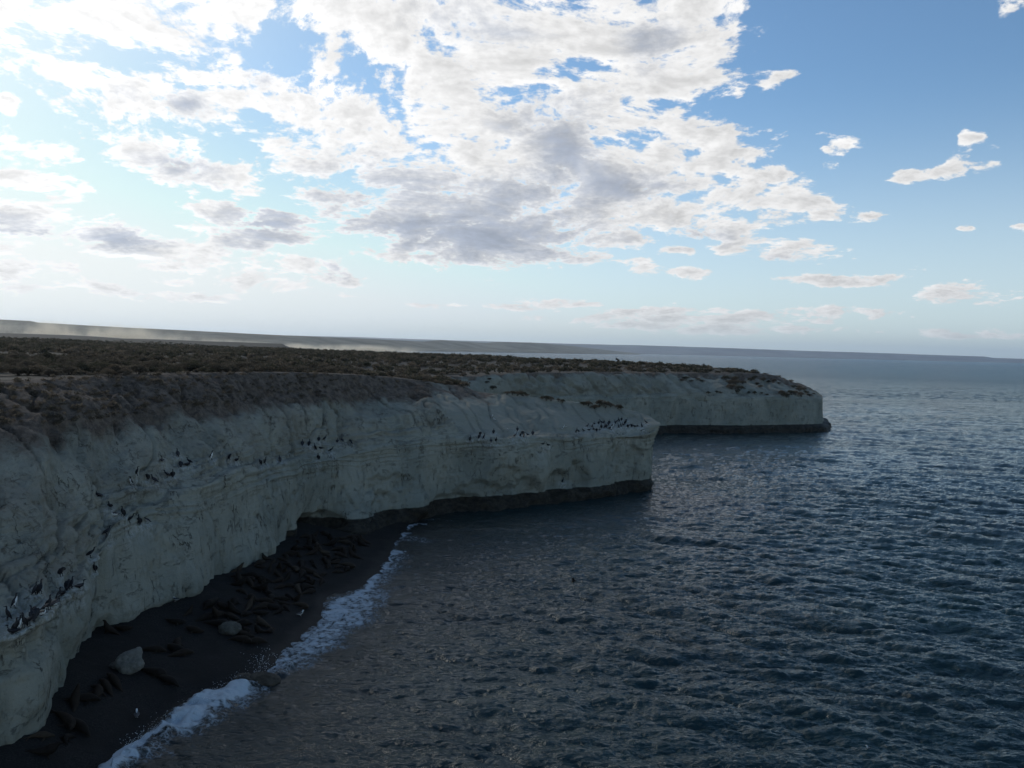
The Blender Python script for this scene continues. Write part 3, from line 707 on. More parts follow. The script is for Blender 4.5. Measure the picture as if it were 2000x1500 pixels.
# distance to the shore line (positive towards open water) near the beach
def shore_d(x, y):
    q = np.interp(y, shs[o_, 1], shs[o_, 0]); return x - q
near_b = (sy < 98)
def poly_dist(x, y, P):
    dm = np.full(x.shape, 1e9)
    for i in range(len(P) - 1):
        ax, ay = P[i]; bx, by = P[i + 1]; ex, ey = bx - ax, by - ay; L = ex * ex + ey * ey + 1e-9
        s = np.clip(((x - ax) * ex + (y - ay) * ey) / L, 0, 1); dm = np.minimum(dm, (x - ax - s * ex) ** 2 + (y - ay - s * ey) ** 2)
    return np.sqrt(dm)
SH2 = shs[::18]
msk = (sy < 130) & (sx < 45)
sdist = np.full(sx.shape, 60.0); sdist[msk] = poly_dist(sx[msk], sy[msk], SH2)
side = np.where(shore_d(sx, sy) > 0, 1, -1); sdist = np.where(near_b, sdist * side, sdist)
cdist = np.full(sx.shape, 80.0); cdist[msk] = poly_dist(sx[msk], sy[msk], BASE[:, :2][::1])
shal = sstep(sdist, 0.0, 9.0)
lee = 0.35 + 0.65 * sstep(cdist, 3, 30)
a1 = (0.30 + 0.70 * shal) * lee; a2 = (0.75 + 0.25 * shal) * (0.7 + 0.3 * lee)
f1 = np.clip(1.6 - step / 4.0, 0, 1); f2 = np.clip(1.5 - step / 0.8, 0, 1)
w1 = sample_tile(T1, L1, sx, sy) * (a1 * f1)[..., None]; w2 = sample_tile(T2, L2, sx * 0.97 + sy * 0.24, sy * 0.97 - sx * 0.24) * (a2 * f2)[..., None]
T3, L3 = sea_tile(1024, 31.0, 2 * math.pi / 0.9, 0.060, WD, 21, 4.0, 2 * math.pi / 1.6, 1e9)
f3 = np.clip(1.4 - step / 0.22, 0, 1); w3 = sample_tile(T3, L3, sx * 0.88 - sy * 0.47, sy * 0.88 + sx * 0.47) * f3[..., None] * (0.55 + 0.45 * shal)[..., None]
wsum = w1 + w2 + w3
# gusts: cat's paws
px_, py_ = sx + wsum[..., 1] * 0.9, sy + wsum[..., 2] * 0.9
pz_ = wsum[..., 0]
# the breaking swell: a low ridge parallel to the shore, and foam thrown up by it
def seg_field(segs, x, y, z0=0.0):
    f = np.zeros(x.shape)
    for (x0, y0, x1, y1, w0, w1_, am) in segs:
        A_ = PZ(x0, y0, z0); B_ = PZ(x1, y1, z0); ex, ey = B_[0] - A_[0], B_[1] - A_[1]; L = ex * ex + ey * ey + 1e-9
        s = np.clip(((x - A_[0]) * ex + (y - A_[1]) * ey) / L, 0, 1)
        d = np.hypot(x - A_[0] - s * ex, y - A_[1] - s * ey) / (w0 + (w1_ - w0) * s)
        f = np.maximum(f, am * np.clip(1.35 - d, 0, 1))
    return f
SURF = [(150,1570,235,1485,1.4,1.2,1.1),(235,1485,300,1445,1.2,0.9,1.1),(300,1445,360,1402,0.9,1.2,1.15),(360,1402,430,1365,1.5,1.4,1.2),(430,1365,482,1343,1.3,0.8,1.2),(505,1335,548,1318,0.4,0.45,1.1),(548,1318,575,1300,0.4,0.25,0.8),
        (646,1180,662,1205,1.2,1.3,1.0),(660,1172,710,1152,0.9,0.9,0.95),(710,1152,748,1110,0.9,0.8,0.95),(748,1108,772,1078,0.7,0.9,0.95),(766,1066,790,1045,0.6,0.8,0.75),(785,1034,800,1028,0.6,0.5,1.0),(800,1028,835,1022,0.4,0.3,0.6),
        (630,1215,600,1245,0.8,0.7,0.7)]
SHEET = [(665,1205,600,1260,3.0,2.4,0.82),(600,1260,545,1305,2.2,1.6,0.74),(700,1165,650,1215,2.5,2.5,0.80),(770,1090,700,1170,2.0,2.0,0.66),(790,1050,830,1060,1.6,1.2,0.42),(500,1350,330,1440,1.1,1.2,0.58),(330,1440,240,1500,1.3,1.2,0.58),
         (575,1300,640,1262,0.7,0.5,0.5),(620,1215,560,1285,1.2,0.9,0.62),(840,1015,900,1018,0.8,0.4,0.35)]
foam = np.zeros(sx.shape); mm = (sy < 110) & (sx < 12)
fwx = px_ + 0; fwy = py_ + 0; fwx[mm] += 0.9 * fbm(px_[mm] / 1.7, py_[mm] / 1.7, px_[mm] * 0, 4, 0.6); fwy[mm] += 1.1 * fbm(px_[mm] / 2.0, py_[mm] / 2.0, px_[mm] * 0 + 9, 4, 0.6)
foam[mm] = np.maximum(seg_field(SURF, fwx[mm], fwy[mm]), seg_field(SHEET, fwx[mm], fwy[mm]))
mist = np.zeros(sx.shape); mist[mm] = np.exp(-np.maximum(sdist[mm], 0) / 2.6)
surfh = np.zeros(sx.shape); surfh[mm] = seg_field(SURF[:7], px_[mm], py_[mm])
pz_ = pz_ + 0.30 * surfh * (1 + 0.8 * fbm(px_ / 0.9, py_ / 0.9, px_ * 0 + 1, 3)) * (sdist > -2.5)
pz_ = np.where(near_b & (sdist < 0), pz_ * 0.3 - 0.02 + 0.10 * surfh, pz_)
SV = np.stack([px_, py_, pz_], -1).reshape(-1, 3)
shallow = np.exp(-np.maximum(sdist, 0) / 7.0)
def sea_material():
    m_, n, b = mat('sea_water')
    P = n.new('ShaderNodeNewGeometry').outputs['Position']
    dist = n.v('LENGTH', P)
    sh, fo = n.attr('shallow'), n.attr('foam')
    deep = n.mix(n.mapr(n.noise(P, 0.035, 3), 0.35, 0.65), (0.006, 0.023, 0.026), (0.008, 0.031, 0.033))
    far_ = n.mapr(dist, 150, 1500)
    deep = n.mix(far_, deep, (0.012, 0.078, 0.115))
    c = n.mix(n.m('MULTIPLY', sh, 0.9), deep, (0.009, 0.009, 0.008))
    fn = n.noise(n.scale(P, (1, 1, 0)), 2.2, 8, 0.72, dist=0.6)
    web = n.voro(n.v('ADD', n.scale(P, (1, 1, 0)), n.v('SCALE', n.noise(P, 2.0, 3, out=1), scale=0.5)), 3.2, 'DISTANCE_TO_EDGE')
    webm = n.mapr(web, 0.02, 0.16, 1.0, 0.0)
    fm = n.mapr(n.m('ADD', fo, n.m('MULTIPLY', n.m('SUBTRACT', fn, 0.5), 2.2)), 0.46, 0.98)
    lace = n.m('MULTIPLY', n.mapr(fo, 0.18, 0.55), n.m('MULTIPLY', webm, n.mapr(fn, 0.36, 0.60)))
    fm = n.m('MAXIMUM', fm, n.m('MULTIPLY', lace, 0.75))
    # sparse whitecaps far out
    cap = n.noise(n.scale(P, (0.10, 0.22, 0)), 1.0, 6, 0.7)
    capm = n.m('MULTIPLY', n.mapr(cap, 0.712, 0.735), n.mapr(dist, 160, 260))
    fm = n.m('MAXIMUM', fm, n.m('MULTIPLY', capm, 0.7))
    c = n.mix(fm, c, (0.46, 0.50, 0.53))
    n.put(b.inputs['Base Color'], c)
    r = n.mapr(dist, 40, 900, 0.035, 0.26, smooth=False)
    n.put(b.inputs['Roughness'], n.m('MAXIMUM', r, n.m('MULTIPLY', fm, 0.9)))
    b.inputs['IOR'].default_value = 1.333
    n.put(b.inputs['Specular IOR Level'], n.m('SUBTRACT', n.mapr(dist, 130, 900, 0.5, 0.17), n.m('MULTIPLY', fm, 0.25)))
    gust = n.mapr(n.noise(n.scale(P, (0.5, 1, 0)), 0.045, 3, 0.6), 0.35, 0.65, 0.55, 1.35)
    rot = n.new('ShaderNodeMapping'); n.put(rot.inputs[0], P); rot.inputs['Rotation'].default_value = (0, 0, 0.25); rot.inputs['Scale'].default_value = (0.42, 1.7, 1)
    rp = rot.outputs[0]
    h = n.m('MULTIPLY', n.noise(rp, 1.1, 5, 0.62), 1.0)
    h = n.m('ADD', h, n.m('MULTIPLY', n.noise(rp, 4.6, 5, 0.62), 0.33))
    hb = n.m('MULTIPLY', n.noise(rp, 0.22, 4, 0.6), n.mapr(dist, 160, 600, 0.0, 16.0))
    h = n.m('ADD', h, hb)
    h = n.m('ADD', h, n.m('MULTIPLY', fm, 0.30))
    n.put(b.inputs['Normal'], n.bump(n.m('MULTIPLY', h, gust), 1.0, 0.26))
    return m_
M_SEA = sea_material()
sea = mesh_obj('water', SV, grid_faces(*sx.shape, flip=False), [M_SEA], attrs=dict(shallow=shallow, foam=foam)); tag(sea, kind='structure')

# ================================================================== far shores
def ridge(name, tbl, waterline, d_of, dtop_of, m_, nr=60, na=500, rough=0.04, back=2500, profile=None):
    pxs = np.linspace(tbl[0][0], tbl[-1][0], na); top = np.interp(pxs, [q[0] for q in tbl], [q[1] for q in tbl])
    V = []
    vv = np.linspace(0, 1, nr)
    for q, px in enumerate(pxs):
        d0, d1 = d_of(px), dtop_of(px)
        tp = PD(px, top[q], d1); zt = max(tp[2], 2.0); ux = tp[0] / d1
        for s in vv:
            d = d0 + (d1 - d0) * s; pz = profile(s, zt) * 1.0
            V.append((ux * d, d, pz))
        V.append((ux * (d1 + back), d1 + back, zt * 0.6 - 5)); V.append((ux * (d1 + back * 2), d1 + back * 2, -40))
    V = np.array(V).reshape(na, nr + 2, 3)
    z = V[:, :nr, 2]; lim = np.minimum(z, 60) * rough + 0.0
    V[:, :nr, 2] += lim * fbm(V[:, :nr, 0] / 160, V[:, :nr, 1] / 160, z * 0, 5, 0.55) * (1 - vv[None, :] ** 6 * 0.7)
    V[:, 0, 2] = -2
    o = mesh_obj(name, V.reshape(-1, 3), grid_faces(na, nr + 2), [m_]); tag(o, kind='structure'); return o
def land_mat(name, c0, c1, sc):
    m_, n, b = mat(name); P = n.new('ShaderNodeNewGeometry').outputs['Position']
    z = n.sep(P)[2]
    c = n.mix(n.mapr(n.noise(P, sc, 6, 0.65), 0.35, 0.65), c0, c1)
    c = n.mix(n.mapr(z, 1.5, 4.0, 1.0, 0.0), c, (0.33, 0.30, 0.25))
    n.put(b.inputs['Base Color'], c); b.inputs['Roughness'].default_value = 0.95; b.inputs['Specular IOR Level'].default_value = 0.1
    return m_
hill_prof = lambda s, zt: min(zt, 3.0) * sst(s / 0.03) + max(zt - 3, 0) * (0.10 * sst(s / 0.10) + 0.10 * s + 0.80 * sst((s - 0.25) / 0.75) ** 1.1)
def sst(u): u = min(1, max(0, u)); return u * u * (3 - 2 * u)
HT = [(-700,612),(-300,618),(0,624.5),(60,627),(73,630),(150,634),(270,641),(301,642),(374,645.5),(490,652),(600,657),(700,661),(827,667),(863,664.2),(905,667.5),(950,669.8),(971,668),(1039,669),(1080,672.5),(1120,676),(1180,683),(1225,688),(1250,690.5)]
dH = lambda px: float(np.interp(px, [-700, 0, 560, 600, 800, 1000, 1150, 1250], [2600, 2500, 2750, 2850, 3600, 4600, 5600, 7200]))
hills = ridge('hills', HT, None, dH, lambda px: dH(px) * 1.30, land_mat('steppe', (0.17, 0.145, 0.10), (0.29, 0.25, 0.18), 0.006), profile=hill_prof)
RT = [(560,655),(692,658),(787,661.5),(985,667.5),(1120,671.5),(1248,674.2),(1400,679),(1500,682.6),(1600,686),(1700,688.8),(1850,694),(1925,696.5),(1938,699),(2000,700.6),(2200,706),(2500,715)]
rid_prof = lambda s, zt: zt * (0.10 * sst(s / 0.05) + 0.30 * s + 0.60 * sst((s - 0.3) / 0.7))
coast = ridge('far_coast', RT, None, lambda px: 11000.0, lambda px: 12500.0, land_mat('far_steppe', (0.24, 0.22, 0.21), (0.33, 0.31, 0.29), 0.002), profile=rid_prof, back=400, rough=0.06)

# ================================================================== haze
bm = bmesh.new(); bmesh.ops.create_cube(bm, size=1.0)
me = bpy.data.meshes.new('haze'); bm.to_mesh(me); bm.free()
hz_o = bpy.data.objects.new('haze', me); SC.collection.objects.link(hz_o)
hz_o.scale = (60000, 45000, 480); hz_o.location = (0, 8000, 480 / 2 - 45)
mh = bpy.data.materials.new('air'); mh.use_nodes = True; n = NT(mh.node_tree)
pv = n.new('ShaderNodeVolumePrincipled'); ov = n.new('ShaderNodeOutputMaterial'); n.nt.links.new(pv.outputs[0], ov.inputs['Volume'])
pv.inputs['Color'].default_value = (0.78, 0.88, 1.0, 1); pv.inputs['Density'].default_value = 4.2e-5; pv.inputs['Anisotropy'].default_value = 0.62
me.materials.append(mh); tag(hz_o, kind='stuff')

# ================================================================== animals: swept bodies fused into one skin
DG = bpy.context.evaluated_depsgraph_get
def sweep(V, Fc, pts, rad, n=12, up=(0, 0, 1), ends=True):
    pts = [np.array(p, float) for p in pts]; up = np.array(up, float); base = len(V); m = len(pts)
    for i, p in enumerate(pts):
        tg = pts[min(i + 1, m - 1)] - pts[max(i - 1, 0)]; tg /= np.linalg.norm(tg)
        s = np.cross(up, tg)
        if np.linalg.norm(s) < 0.15: s = np.cross((1, 0, 0) if abs(tg[0]) < 0.9 else (0, 1, 0), tg); s = s if abs(s[1]) > 0.5 else np.array([0, 1.0, 0])
        s /= np.linalg.norm(s); w = np.cross(tg, s)
        rw, rh = rad[i] if isinstance(rad[i], (tuple, list)) else (rad[i], rad[i])
        for k in range(n):
            a_ = 2 * math.pi * k / n; V.append(p + s * rw * math.cos(a_) + w * rh * math.sin(a_))
    for i in range(m - 1):
        for k in range(n):
            k2 = (k + 1) % n; Fc.append((base + i * n + k, base + i * n + k2, base + (i + 1) * n + k2, base + (i + 1) * n + k))
    Fc.append(tuple(base + k for k in range(n))[::-1]); Fc.append(tuple(base + (m - 1) * n + k for k in range(n)))
def fused(name, V, Fc, voxel, mats, matfn=None, smooth_it=3, ratio=None):
    o = mesh_obj(name + '_tmp', V, Fc, [])
    r = o.modifiers.new('r', 'REMESH'); r.mode = 'VOXEL'; r.voxel_size = voxel
    s = o.modifiers.new('s', 'SMOOTH'); s.iterations = smooth_it; s.factor = 0.5
    if ratio: d = o.modifiers.new('d', 'DECIMATE'); d.ratio = ratio
    dg = DG(); me = bpy.data.meshes.new_from_object(o.evaluated_get(dg)); me.name = name
    for m_ in mats: me.materials.append(m_)
    for p in me.polygons:
        p.use_smooth = True
        if matfn: p.material_index = matfn(p.center, p.normal)
    bpy.data.objects.remove(o); return me
M_BLK = plain('black_plumage', (0.010, 0.010, 0.013), 0.55, 0.2, 20); M_WHT = plain('white_plumage', (0.62, 0.62, 0.60), 0.8, 0.05, 20)
M_GRY = plain('slate_wing', (0.035, 0.037, 0.042), 0.6, 0.1, 20); M_YEL = plain('yellow_bill', (0.55, 0.36, 0.05), 0.5, 0.05, 10)
def corm(pose, white):
    V, F = [], []
    if pose == 'upright':
        sweep(V, F, [(-.17,0,.02),(-.13,0,.10),(-.07,0,.19),(-.02,0,.30),(.02,0,.40),(.045,0,.475),(.035,0,.55),(.04,0,.60),(.075,0,.63),(.115,0,.628),(.175,0,.622)],
              [(.035,.012),(.05,.03),(.085,.075),(.098,.09),(.075,.07),(.042,.042),(.030,.030),(.032,.032),(.036,.034),(.020,.018),(.010,.009)], 12, (1,0,0))
        wing = [((.0,s*.085,.42),(-.05,s*.105,.30),(-.10,s*.08,.18),(-.15,s*.035,.09)) for s in (-1,1)]; ft = (0.0, .055)
    elif pose == 'preen':
        sweep(V, F, [(-.15,0,.03),(-.12,0,.10),(-.06,0,.19),(-.01,0,.30),(.04,0,.39),(.10,.02,.45),(.14,.06,.43),(.13,.10,.37),(.09,.12,.33),(.05,.12,.30),(.0,.11,.28)],
              [(.035,.012),(.05,.03),(.085,.075),(.10,.09),(.078,.07),(.045,.045),(.034,.034),(.034,.034),(.036,.034),(.020,.018),(.010,.009)], 12, (1,0,0))
        wing = [((.01,s*.085,.42),(-.04,s*.105,.30),(-.09,s*.08,.18),(-.14,s*.035,.09)) for s in (-1,1)]; ft = (0.0, .055)
    elif pose == 'sit':
        sweep(V, F, [(-.36,0,.10),(-.26,0,.11),(-.15,0,.12),(-.02,0,.13),(.10,0,.16),(.17,0,.22),(.185,0,.30),(.18,0,.36),(.215,0,.395),(.255,0,.392),(.315,0,.385)],
              [(.035,.010),(.05,.03),(.085,.07),(.105,.10),(.085,.085),(.048,.048),(.032,.032),(.032,.032),(.036,.034),(.020,.018),(.010,.009)], 12, (0,0,1))
        wing = [((.10,s*.07,.17),(-.02,s*.105,.16),(-.15,s*.085,.14),(-.29,s*.03,.12)) for s in (-1,1)]; ft = (0.0, .05)
    else:      # leaning forward
        sweep(V, F, [(-.27,0,.13),(-.19,0,.17),(-.10,0,.22),(.0,0,.28),(.09,0,.34),(.16,0,.40),(.19,0,.47),(.185,0,.52),(.22,0,.55),(.26,0,.548),(.32,0,.54)],
              [(.035,.012),(.05,.03),(.085,.075),(.10,.09),(.078,.07),(.043,.043),(.030,.030),(.032,.032),(.036,.034),(.020,.018),(.010,.009)], 12, (0,0,1))
        wing = [((.08,s*.07,.36),(-.0,s*.10,.30),(-.10,s*.08,.24),(-.21,s*.03,.17)) for s in (-1,1)]; ft = (0.0, .05)
    for w in wing: sweep(V, F, w, [(.02,.05),(.03,.075),(.025,.06),(.012,.02)], 8, (0,1,0) if pose in ('sit','lean') else (0,1,0))
    for s in (-1, 1):
        sweep(V, F, [(ft[0], s*ft[1], .16),(ft[0]+.005, s*ft[1], .06),(ft[0]+.01, s*ft[1], .012)], [.028,.014,.014], 6, (1,0,0))
        sweep(V, F, [(ft[0]-.02, s*ft[1], .010),(ft[0]+.04, s*ft[1], .010),(ft[0]+.09, s*ft[1]*1.2, .009)], [(.012,.009),(.026,.009),(.036,.008)], 6)
    up = pose in ('upright', 'preen')
    def mf(c, nrm):
        if not white: return 0
        if up: return 1 if (nrm.x > 0.25 and 0.10 < c.z < 0.50 and abs(c.y) < .085) else 0
        return 1 if (nrm.z < 0.0 and c.x > -.15 and 0.04 < c.z and nrm.x > -.6) or (nrm.x > .5 and .1 < c.x < .25 and c.z < .45) else 0
    return fused('cormorant', V, F, 0.0125, [M_BLK, M_WHT], mf, 2, 0.35)
CORM = {(p, w): corm(p, w) for p in ('upright', 'preen', 'sit', 'lean') for w in (0, 1)}
def gull_mesh(pose):
    V, F = [], []
    sweep(V, F, [(-.28,0,.17),(-.20,0,.165),(-.10,0,.16),(.0,0,.17),(.09,0,.20),(.14,0,.26),(.15,0,.31),(.18,0,.335),(.215,0,.33),(.255,0,.318)],
          [(.03,.012),(.045,.03),(.075,.065),(.09,.08),(.075,.07),(.045,.045),(.04,.04),(.042,.04),(.022,.02),(.010,.012)], 12)
    if pose == 'fly':
        for s in (-1, 1): sweep(V, F, [(.06,s*.05,.2),(.08,s*.30,.30),(.0,s*.55,.27),(-.08,s*.72,.22)], [(.09,.014),(.085,.014),(.06,.012),(.014,.010)], 8)
    else:
        for s in (-1, 1): sweep(V, F, [(.08,s*.06,.20),(-.02,s*.085,.19),(-.15,s*.06,.18),(-.33,s*.015,.175)], [(.02,.045),(.025,.055),(.02,.04),(.010,.012)], 8, (0,1,0))
        for s in (-1, 1): sweep(V, F, [(.0,s*.035,.12),(.0,s*.035,.05),(.005,s*.035,.008)], [.014,.009,.009], 6, (1,0,0)); sweep(V, F, [(-.01,s*.035,.008),(.05,s*.04,.008)], [(.010,.008),(.026,.008)], 6)
    def mf(c, nrm):
        if c.x > .225: return 2
        if c.x < .10 and nrm.z > -.15 and c.z > .15 and (abs(c.y) > .02 or c.x < 0): return 1
        return 0
    return fused('gull', V, F, 0.0125, [M_WHT, M_GRY, M_YEL], mf, 2, 0.35)
GULL = gull_mesh('stand'); GULLF = gull_mesh('fly')

FUR = [plain('dark_brown_fur', (0.012, 0.0085, 0.006), 0.75, 0.25, 3, 0.12), plain('brown_fur', (0.021, 0.0145, 0.010), 0.8, 0.25, 3, 0.12), plain('tawny_fur', (0.042, 0.030, 0.020), 0.8, 0.2, 3, 0.12)]
def sealion(pose, male=False, fur=1):
    V, F = [], []; k = 1.25 if male else 1.0
    if pose == 'flat':
        P = [(-1.05,0,.07),(-.8,0,.13),(-.4,0,.20),(0,0,.25),(.35,0,.28),(.62,0,.27),(.80,0,.22),(.94,0,.19),(1.06,0,.16),(1.12,0,.15)]
    elif pose == 'curl':
        P = [(-.85,.42,.07),(-.72,.22,.13),(-.42,.04,.20),(-.05,-.04,.25),(.28,-.02,.28),(.52,.10,.27),(.66,.26,.22),(.72,.40,.19),(.73,.52,.16),(.73,.58,.15)]
    elif pose == 'raise':
        P = [(-1.0,.1,.07),(-.76,.04,.13),(-.40,0,.22),(-.05,0,.32),(.22,0,.48),(.38,0,.70),(.46,0,.88),(.53,0,1.00),(.66,0,1.06),(.73,0,1.08)]
    elif pose == 'side':
        P = [(-1.0,-.25,.07),(-.78,-.14,.14),(-.4,-.03,.22),(0,.02,.27),(.36,.0,.30),(.60,-.08,.34),(.76,-.18,.40),(.86,-.26,.44),(.96,-.34,.43),(1.0,-.38,.42)]
    else:  # swimming: only the neck and head clear the water
        P = [(-.5,0,-.35),(-.35,0,-.30),(-.2,0,-.2),(-.1,0,-.1),(0,0,.02),(.05,0,.16),(.09,0,.28),(.14,0,.36),(.25,0,.38),(.32,0,.38)]
    Rd = [(.06,.04),(.13,.10),(.23,.19),(.30,.25),(.28*k,.27*k),(.20*k*k,.20*k),(.135*k,.135*k),(.115,.11),(.065,.06),(.03,.028)]
    # refine along a spline
    Pa = np.array([(*p, *r) for p, r in zip(P, Rd)]); Q = catmull(Pa[:, None, :], [3] * (len(Pa) - 1))[:, 0]
    sweep(V, F, [q[:3] for q in Q], [(max(q[3], .02), max(q[4], .02)) for q in Q], 14)
    t0 = np.array(P[0]); dr = t0 - np.array(P[1]); dr /= np.linalg.norm(dr)
    if pose != 'swim':
        for s in (-1, 1):
            sd_ = np.array([-dr[1], dr[0], 0]) * s
            sweep(V, F, [t0 - dr * .1 + sd_ * .03, t0 + dr * .14 + sd_ * .10 - [0, 0, .02], t0 + dr * .34 + sd_ * .19 - [0, 0, .035]], [(.05,.035),(.065,.024),(.085,.018)], 8)
        sh = np.array(P[4]); ax = np.array(P[4]) - np.array(P[3]); ax[2] = 0; ax /= np.linalg.norm(ax)
        for s in (-1, 1):
            sd_ = np.array([-ax[1], ax[0], 0]) * s; a0 = sh + sd_ * .20 - ax * .08; a0[2] -= .08
            a1_ = sh + sd_ * .38 - ax * .12; a1_[2] = .09; a2_ = sh + sd_ * .62 - ax * .34; a2_[2] = .03
            if pose == 'raise': a1_ = sh + sd_ * .30; a1_[2] = .12; a2_ = sh + sd_ * .48 + ax * .14; a2_[2] = .025
            sweep(V, F, [a0, a1_, a2_], [(.10,.06),(.10,.035),(.07,.02)], 8)
    # ears and muzzle
    h = np.array(P[7]); hd = np.array(P[8]) - h; hd /= np.linalg.norm(hd); hs = np.cross((0, 0, 1), hd); hs /= np.linalg.norm(hs) + 1e-9
    for s in (-1, 1): sweep(V, F, [h + hs * s * .09, h + hs * s * .135 - hd * .04 - [0, 0, .01]], [.022, .010], 6)
    return fused('sea_lion', V, F, 0.028, [FUR[fur]], None, 3, 0.30)
LION = {}
for pz, ml, fu in [('flat',0,0),('flat',0,1),('flat',1,0),('curl',0,1),('curl',0,0),('raise',0,1),('raise',1,0),('raise',0,2),('side',0,2),('side',0,1),('swim',0,0)]:
    LION[(pz, ml, fu)] = sealion(pz, bool(ml), fu)

def inst(name, me, loc, rz=0.0, sc=1.0, tilt=(0, 0), **kw):
    o = bpy.data.objects.new(name, me); SC.collection.objects.link(o)
    o.location = loc; o.rotation_euler = (tilt[0], tilt[1], rz); o.scale = (sc, sc, sc) if not isinstance(sc, tuple) else sc
    tag(o, **kw); return o
ORD = 'first second third fourth fifth sixth seventh eighth ninth tenth eleventh twelfth thirteenth fourteenth fifteenth sixteenth seventeenth eighteenth nineteenth twentieth'.split()
TENS = {2: 'twenty', 3: 'thirty', 4: 'forty', 5: 'fifty', 6: 'sixty', 7: 'seventy', 8: 'eighty', 9: 'ninety'}
def ordinal(i):
    if i >= 99: return 'hundredth' if i == 99 else 'hundred and ' + ordinal(i - 100)
    if i < 20: return ORD[i]
    if (i + 1) % 10 == 0: return {3: 'thirtieth', 4: 'fortieth', 5: 'fiftieth', 6: 'sixtieth', 7: 'seventieth', 8: 'eightieth', 9: 'ninetieth'}[(i + 1) // 10]
    return TENS[(i + 1) // 10] + '-' + ORD[i % 10]

# ------------------------------------------------------------------ cormorant sites on the near cliff
SITES = {
 'on lowest leftmost nest ledge': [(23,1240),(30,1236),(37,1232),(46,1227),(55,1223),(62,1214),(69,1208),(77,1203),(85,1197),(92,1191),(103,1183),(113,1176),(121,1163),(133,1152),(140,1149),(154,1149)],
 'above the lowest ledge': [(14,1211),(28,1188),(68,1162),(77,1160),(119,1126),(176,1089),(181,1119)],
 'on the buttress edge': [(190,970),(214,996),(224,1008),(237,1010),(208,1046),(253,1030),(268,1026),(286,1023)],
 'on upper ledge, left': [(254,948),(267,929),(286,939),(299,945),(326,934),(337,934),(314,902),(344,892),(352,913),(363,910),(369,908)],
 'on upper mid-cliff ledge': [(411,898),(449,898),(459,901),(507,909),(518,907),(546,902)],
 'on brown-stained mid-cliff ledges': [(588,871),(604,871),(614,880),(625,877),(646,883),(620,899),(621,862),(633,861),(659,866),(668,864),(684,868)],
 'on the dark bed': [(918,861),(935,856),(945,857),(959,865),(969,864),(964,847),(938,851)],
 'below the sandy slope': [(1005,855),(1017,853),(1024,855),(1030,850),(1040,850),(1010,842),(1060,870),(1070,871),(1021,849),(1099,943)],
 'on the crowded point': [(1125,846),(1129,845),(1139,844),(1147,835),(1156,836),(1158,840),(1165,843),(1171,841),(1169,829),(1174,828),(1179,828),(1174,837),(1180,837),(1184,836),(1190,828),(1192,837),(1194,840),(1201,828),(1205,826),(1208,824),(1214,822),
    (1207,836),(1212,834),(1217,831),(1221,829),(1223,822),(1229,835),(1233,835),(1239,834),(1245,833),(1253,835),(1262,828),(1255,843),(1205,858),(1210,858),(1216,856),(1224,858),(1188,831),(1198,834),(1226,836),(1161,829),(1150,841)],
}
def cast(bvh, px, py):
    r = ray(px, py); h = bvh.ray_cast(Vector((0, 0, CAMZ)), Vector(r).normalized(), 600)
    return h
def bvh_of(o): return BVHTree.FromObject(o, DG())
bv_cliff = bvh_of(cliff); bv_head = bvh_of(headland); bv_ground = bvh_of(ground); bv_beach = bvh_of(beach)
me = cliff.data; nv = len(me.vertices); Vc = np.empty(nv * 3, np.float32); me.vertices.foreach_get('co', Vc); Vc = Vc.reshape(-1, 3).astype(float)
gu = np.zeros(nv)
hits = []
for zone, L in SITES.items():
    for (px, py) in L:
        h = cast(bv_cliff, px, py)
        if h[0] is None: continue
        p, nr = np.array(h[0]), np.array(h[1]); nh = nr * [1, 1, 0]; ln = np.linalg.norm(nh)
        nh = nh / ln if ln > 0.05 else np.array([0.6, -0.8, 0])
        if nh @ (np.array([0, 0, 0]) - p) < 0: nh = -nh
        steep = 1 - abs(nr[2])
        hits.append([zone, px, py, p, nh, steep])
        q = np.where((np.abs(Vc[:, 0] - p[0]) < 2.2) & (np.abs(Vc[:, 1] - p[1]) < 2.2) & (np.abs(Vc[:, 2] - p[2]) < 2.5))[0]
        D3 = Vc[q] - p
        hd = np.hypot(D3[:, 0], D3[:, 1]); dz_ = D3[:, 2]
        # a small shelf under the feet
        rad_ = 0.42
        push = 0.34 * steep * (1 - sstep(np.hypot(D3[:, 0], D3[:, 1]), 0.1, rad_ + 0.15)) * (1 - sstep(dz_, -0.03, 0.06)) * sstep(dz_, -0.75, -0.1)
        Vc[q] += push[:, None] * nh
        low = np.where(dz_ > 0, np.exp(-(dz_ / 0.25) ** 2), np.exp(-(dz_ / 1.1) ** 2))
        gu[q] = np.maximum(gu[q], low * np.exp(-(hd / 0.65) ** 2))
me.vertices.foreach_set('co', Vc.astype(np.float32).ravel()); me.attributes['guano'].data.foreach_set('value', gu.astype(np.float32)); me.update()
bv_cliff = bvh_of(cliff)
rng = random.Random(11)
byz = {}
for h in hits: byz.setdefault(h[0], []).append(h)
POSE_TXT = {'upright': 'standing upright', 'preen': 'neck bent', 'sit': 'crouching low', 'lean': 'leaning forward'}
